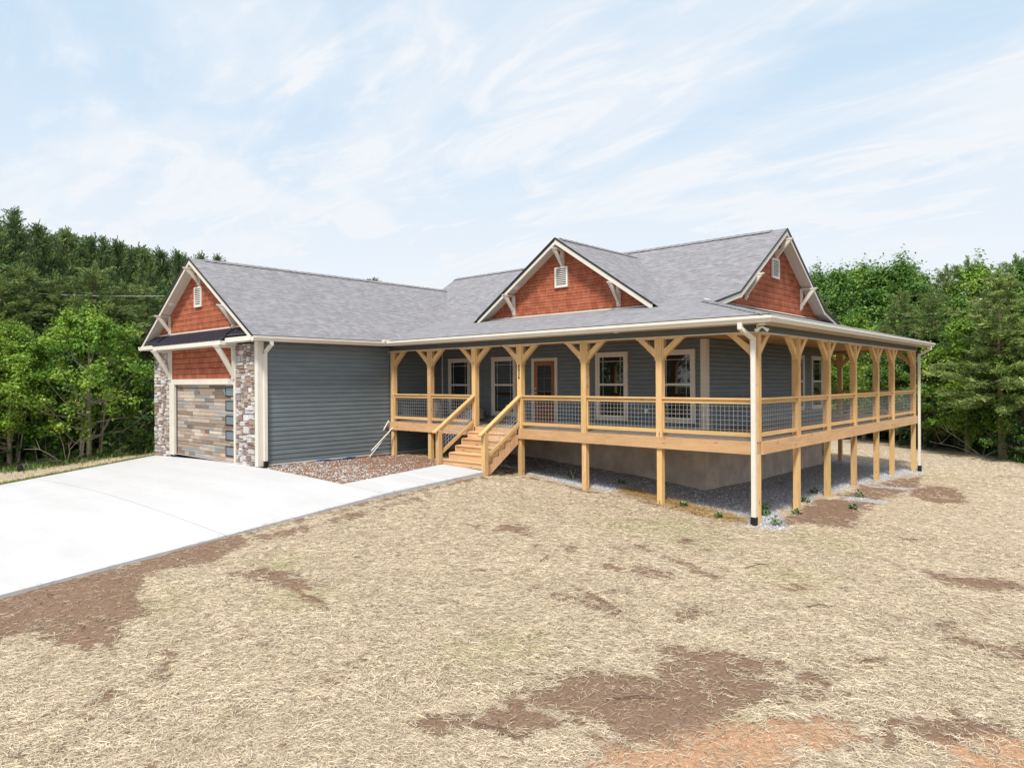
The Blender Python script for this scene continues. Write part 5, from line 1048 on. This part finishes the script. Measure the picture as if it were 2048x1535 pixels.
for x, y, h, lb in ((-5.9, .95, .34, 'leafy weed left of the second post from the stairs'), (-4.45, 1.3, .22, 'small weed in the gravel right of the second post from the stairs'), (-.3, 1.1, .20, 'weed in the gravel just behind the corner downspout'), (.22, .35, .26, 'weed at the bright gravel right of the corner post'), (-.55, 1.7, .24, 'weed in the gravel left of the second side post'),
   (-.25, 3.6, .22, 'weed between the second and third side posts'), (.9, 3.7, .2, 'pale weed out on the soil right of the second side post'), (.55, 5.4, .24, 'upright weed right of the third side post'), (-.9, -.12, .18, 'weed at the straw edge left of the corner downspout'), (-.5, 5.0, .2, 'small weed behind the third side post'), (-2.0, .3, .2, 'weed in the orange straw right of the last front post'), (.1, 2.0, .22, 'weed at the foot of the second side post')): weed(x, y, h, lb)
# orange straw drift under the front beam
n = 5500; t = rng.uniform(0, 1, n); x = -4.0+3.6*t+rng.normal(0, .15, n); y = .75-.75*t+rng.normal(0, .24, n); a = rng.uniform(0, 6.28, n); L = rng.uniform(.05, .14, n)*.5
d = np.stack([np.cos(a), np.sin(a), rng.normal(0, .15, n)], -1)*L[:, None]; s = np.stack([-np.sin(a), np.cos(a), np.zeros(n)], -1)*.0045; c = np.stack([x, y, ground_z(x, y)+rng.uniform(.01, .04, n)], -1)
np_mesh('orange_straw', np.stack([c-d-s, c-d+s, c+d+s, c+d-s], 1).reshape(-1, 3), np.arange(n)[:, None]*4+np.arange(4), MW['straw'], np.array([.55, .36, .13])*rng.uniform(.6, 1.2, (n, 1)), kind='stuff', label='orange brown older straw drifted under the front edge of the porch', category='straw')
# poles leaning on the porch corner, tarp bundles, conduit
mb = MB(); mb.tube([(-13.17, -.10, .02), (-13.60, -.62, -1.19)], .028, 10); tag(mb.build('pvc_pipe', MW['pvc']), 'thicker pale pipe leaning on the porch corner post by the garage wall', 'pipe')
mb = MB(); mb.tube([(-13.02, -.16, -.34), (-13.72+.52, -.9, -1.18)], .017, 8); mb.tube([(-12.93, -.12, -.22), (-13.22, -.82, -1.0)], .02, 8); tag(mb.build('stake', MW['pvc']), 'thin pale stake crossing the leaning pipe at the porch corner', 'stake')
mb = MB(); pts = [(XG+.10+.10*math.sin(t*3)*.3, -3.0+1.5*t, -1.165+.02*math.sin(t*9)) for t in np.linspace(0, 1, 14)]; mb.tube(pts, [.022+.014*abs(math.sin(i*1.3)) for i in range(14)], 8); tag(mb.build('blue_pipe', MW['blue']), 'blue plastic pipe lying along the foot of the garage siding', 'pipe')
def lump(name, c, s, mat, label, cat, seed):
    r_ = np.random.default_rng(seed); nu, nv = 22, 12; V = []
    for j in range(nv+1):
        for i in range(nu):
            a = i/nu*6.283; b = -math.pi/2+j/nv*math.pi; k = 1+.16*math.sin(a*3+j*.7+seed)+.10*math.sin(a*7-j*1.3)+r_.normal(0, .035); e = .55
            q = lambda v: math.copysign(abs(v)**e, v); V.append((c[0]+s[0]*q(math.cos(b))*q(math.cos(a))*k, c[1]+s[1]*q(math.cos(b))*q(math.sin(a))*k, c[2]+s[2]*q(math.sin(b))*(1+.1*math.sin(a*4))))
    F_ = np.array([[j*nu+i, j*nu+(i+1) % nu, (j+1)*nu+(i+1) % nu, (j+1)*nu+i] for j in range(nv) for i in range(nu)]); o = np_mesh(name, np.array(V), F_, mat, smooth=True); return tag(o, label, cat)
lump('wrapped_bundle', (-12.35, 1.35, .34), (.22, .20, .34), MW['tarp'], 'pale plastic wrapped bundle standing on the porch behind the left railing', 'bundle', 3)
lump('plastic_sack', (-11.15, 2.05, .20), (.42, .25, .20), MW['tarp'], 'rumpled pale plastic sacks below the left window behind the stair rail', 'sack', 5)
# overhead wires at the far left
for i, (za, zb, lb) in enumerate(((545, 556, 'upper thin overhead wire crossing the left pines'), (567, 580, 'lower brighter overhead wire crossing the left pines'))):
    a = at(-220, 27.5); b = at(330, 33); A = Vector((a[0], a[1], CAM[2]+(763-za+18)/FPX*27.5)); B = Vector((b[0], b[1], CAM[2]+(763-zb-8)/FPX*33)); mb = MB()
    mb.tube([A.lerp(B, t)-Vector((0, 0, .25*math.sin(t*math.pi))) for t in np.linspace(0, 1, 14)], .010+.004*i, 5); tag(mb.build('power_line', MW['wire'] if i else MW['black']), lb, 'overhead wire')
# loose twigs and clods on the straw
random.seed(3)
for i, (x, y, lb) in enumerate(((2.25, -8.6, 'dark twig on the brown soil patch in the lower middle'), (1.2, -2.95, 'short stick lying on the straw right of centre'), (-1.8, -5.3, 'short dark stick on the straw in the middle'), (1.62, -10.1, 'broken branch at the bottom edge of the soil patch'), (2.7, -4.3, 'thin dark twig on the straw at the right'))):
    z = gz(x, y)+.03; a = random.uniform(0, 3.1); mb = MB(); L = random.uniform(.18, .34); mb.tube([(x-math.cos(a)*L, y-math.sin(a)*L, z), (x+.02, y+.03, z+.03), (x+math.cos(a)*L, y+math.sin(a)*L, z)], [.012, .009, .005], 6); mb.tube([(x+.02, y+.03, z+.03), (x+.1*math.sin(a), y-.1*math.cos(a), z+.06)], [.006, .003], 5)
    tag(mb.build('twig', MW['bark']), lb, 'twig')
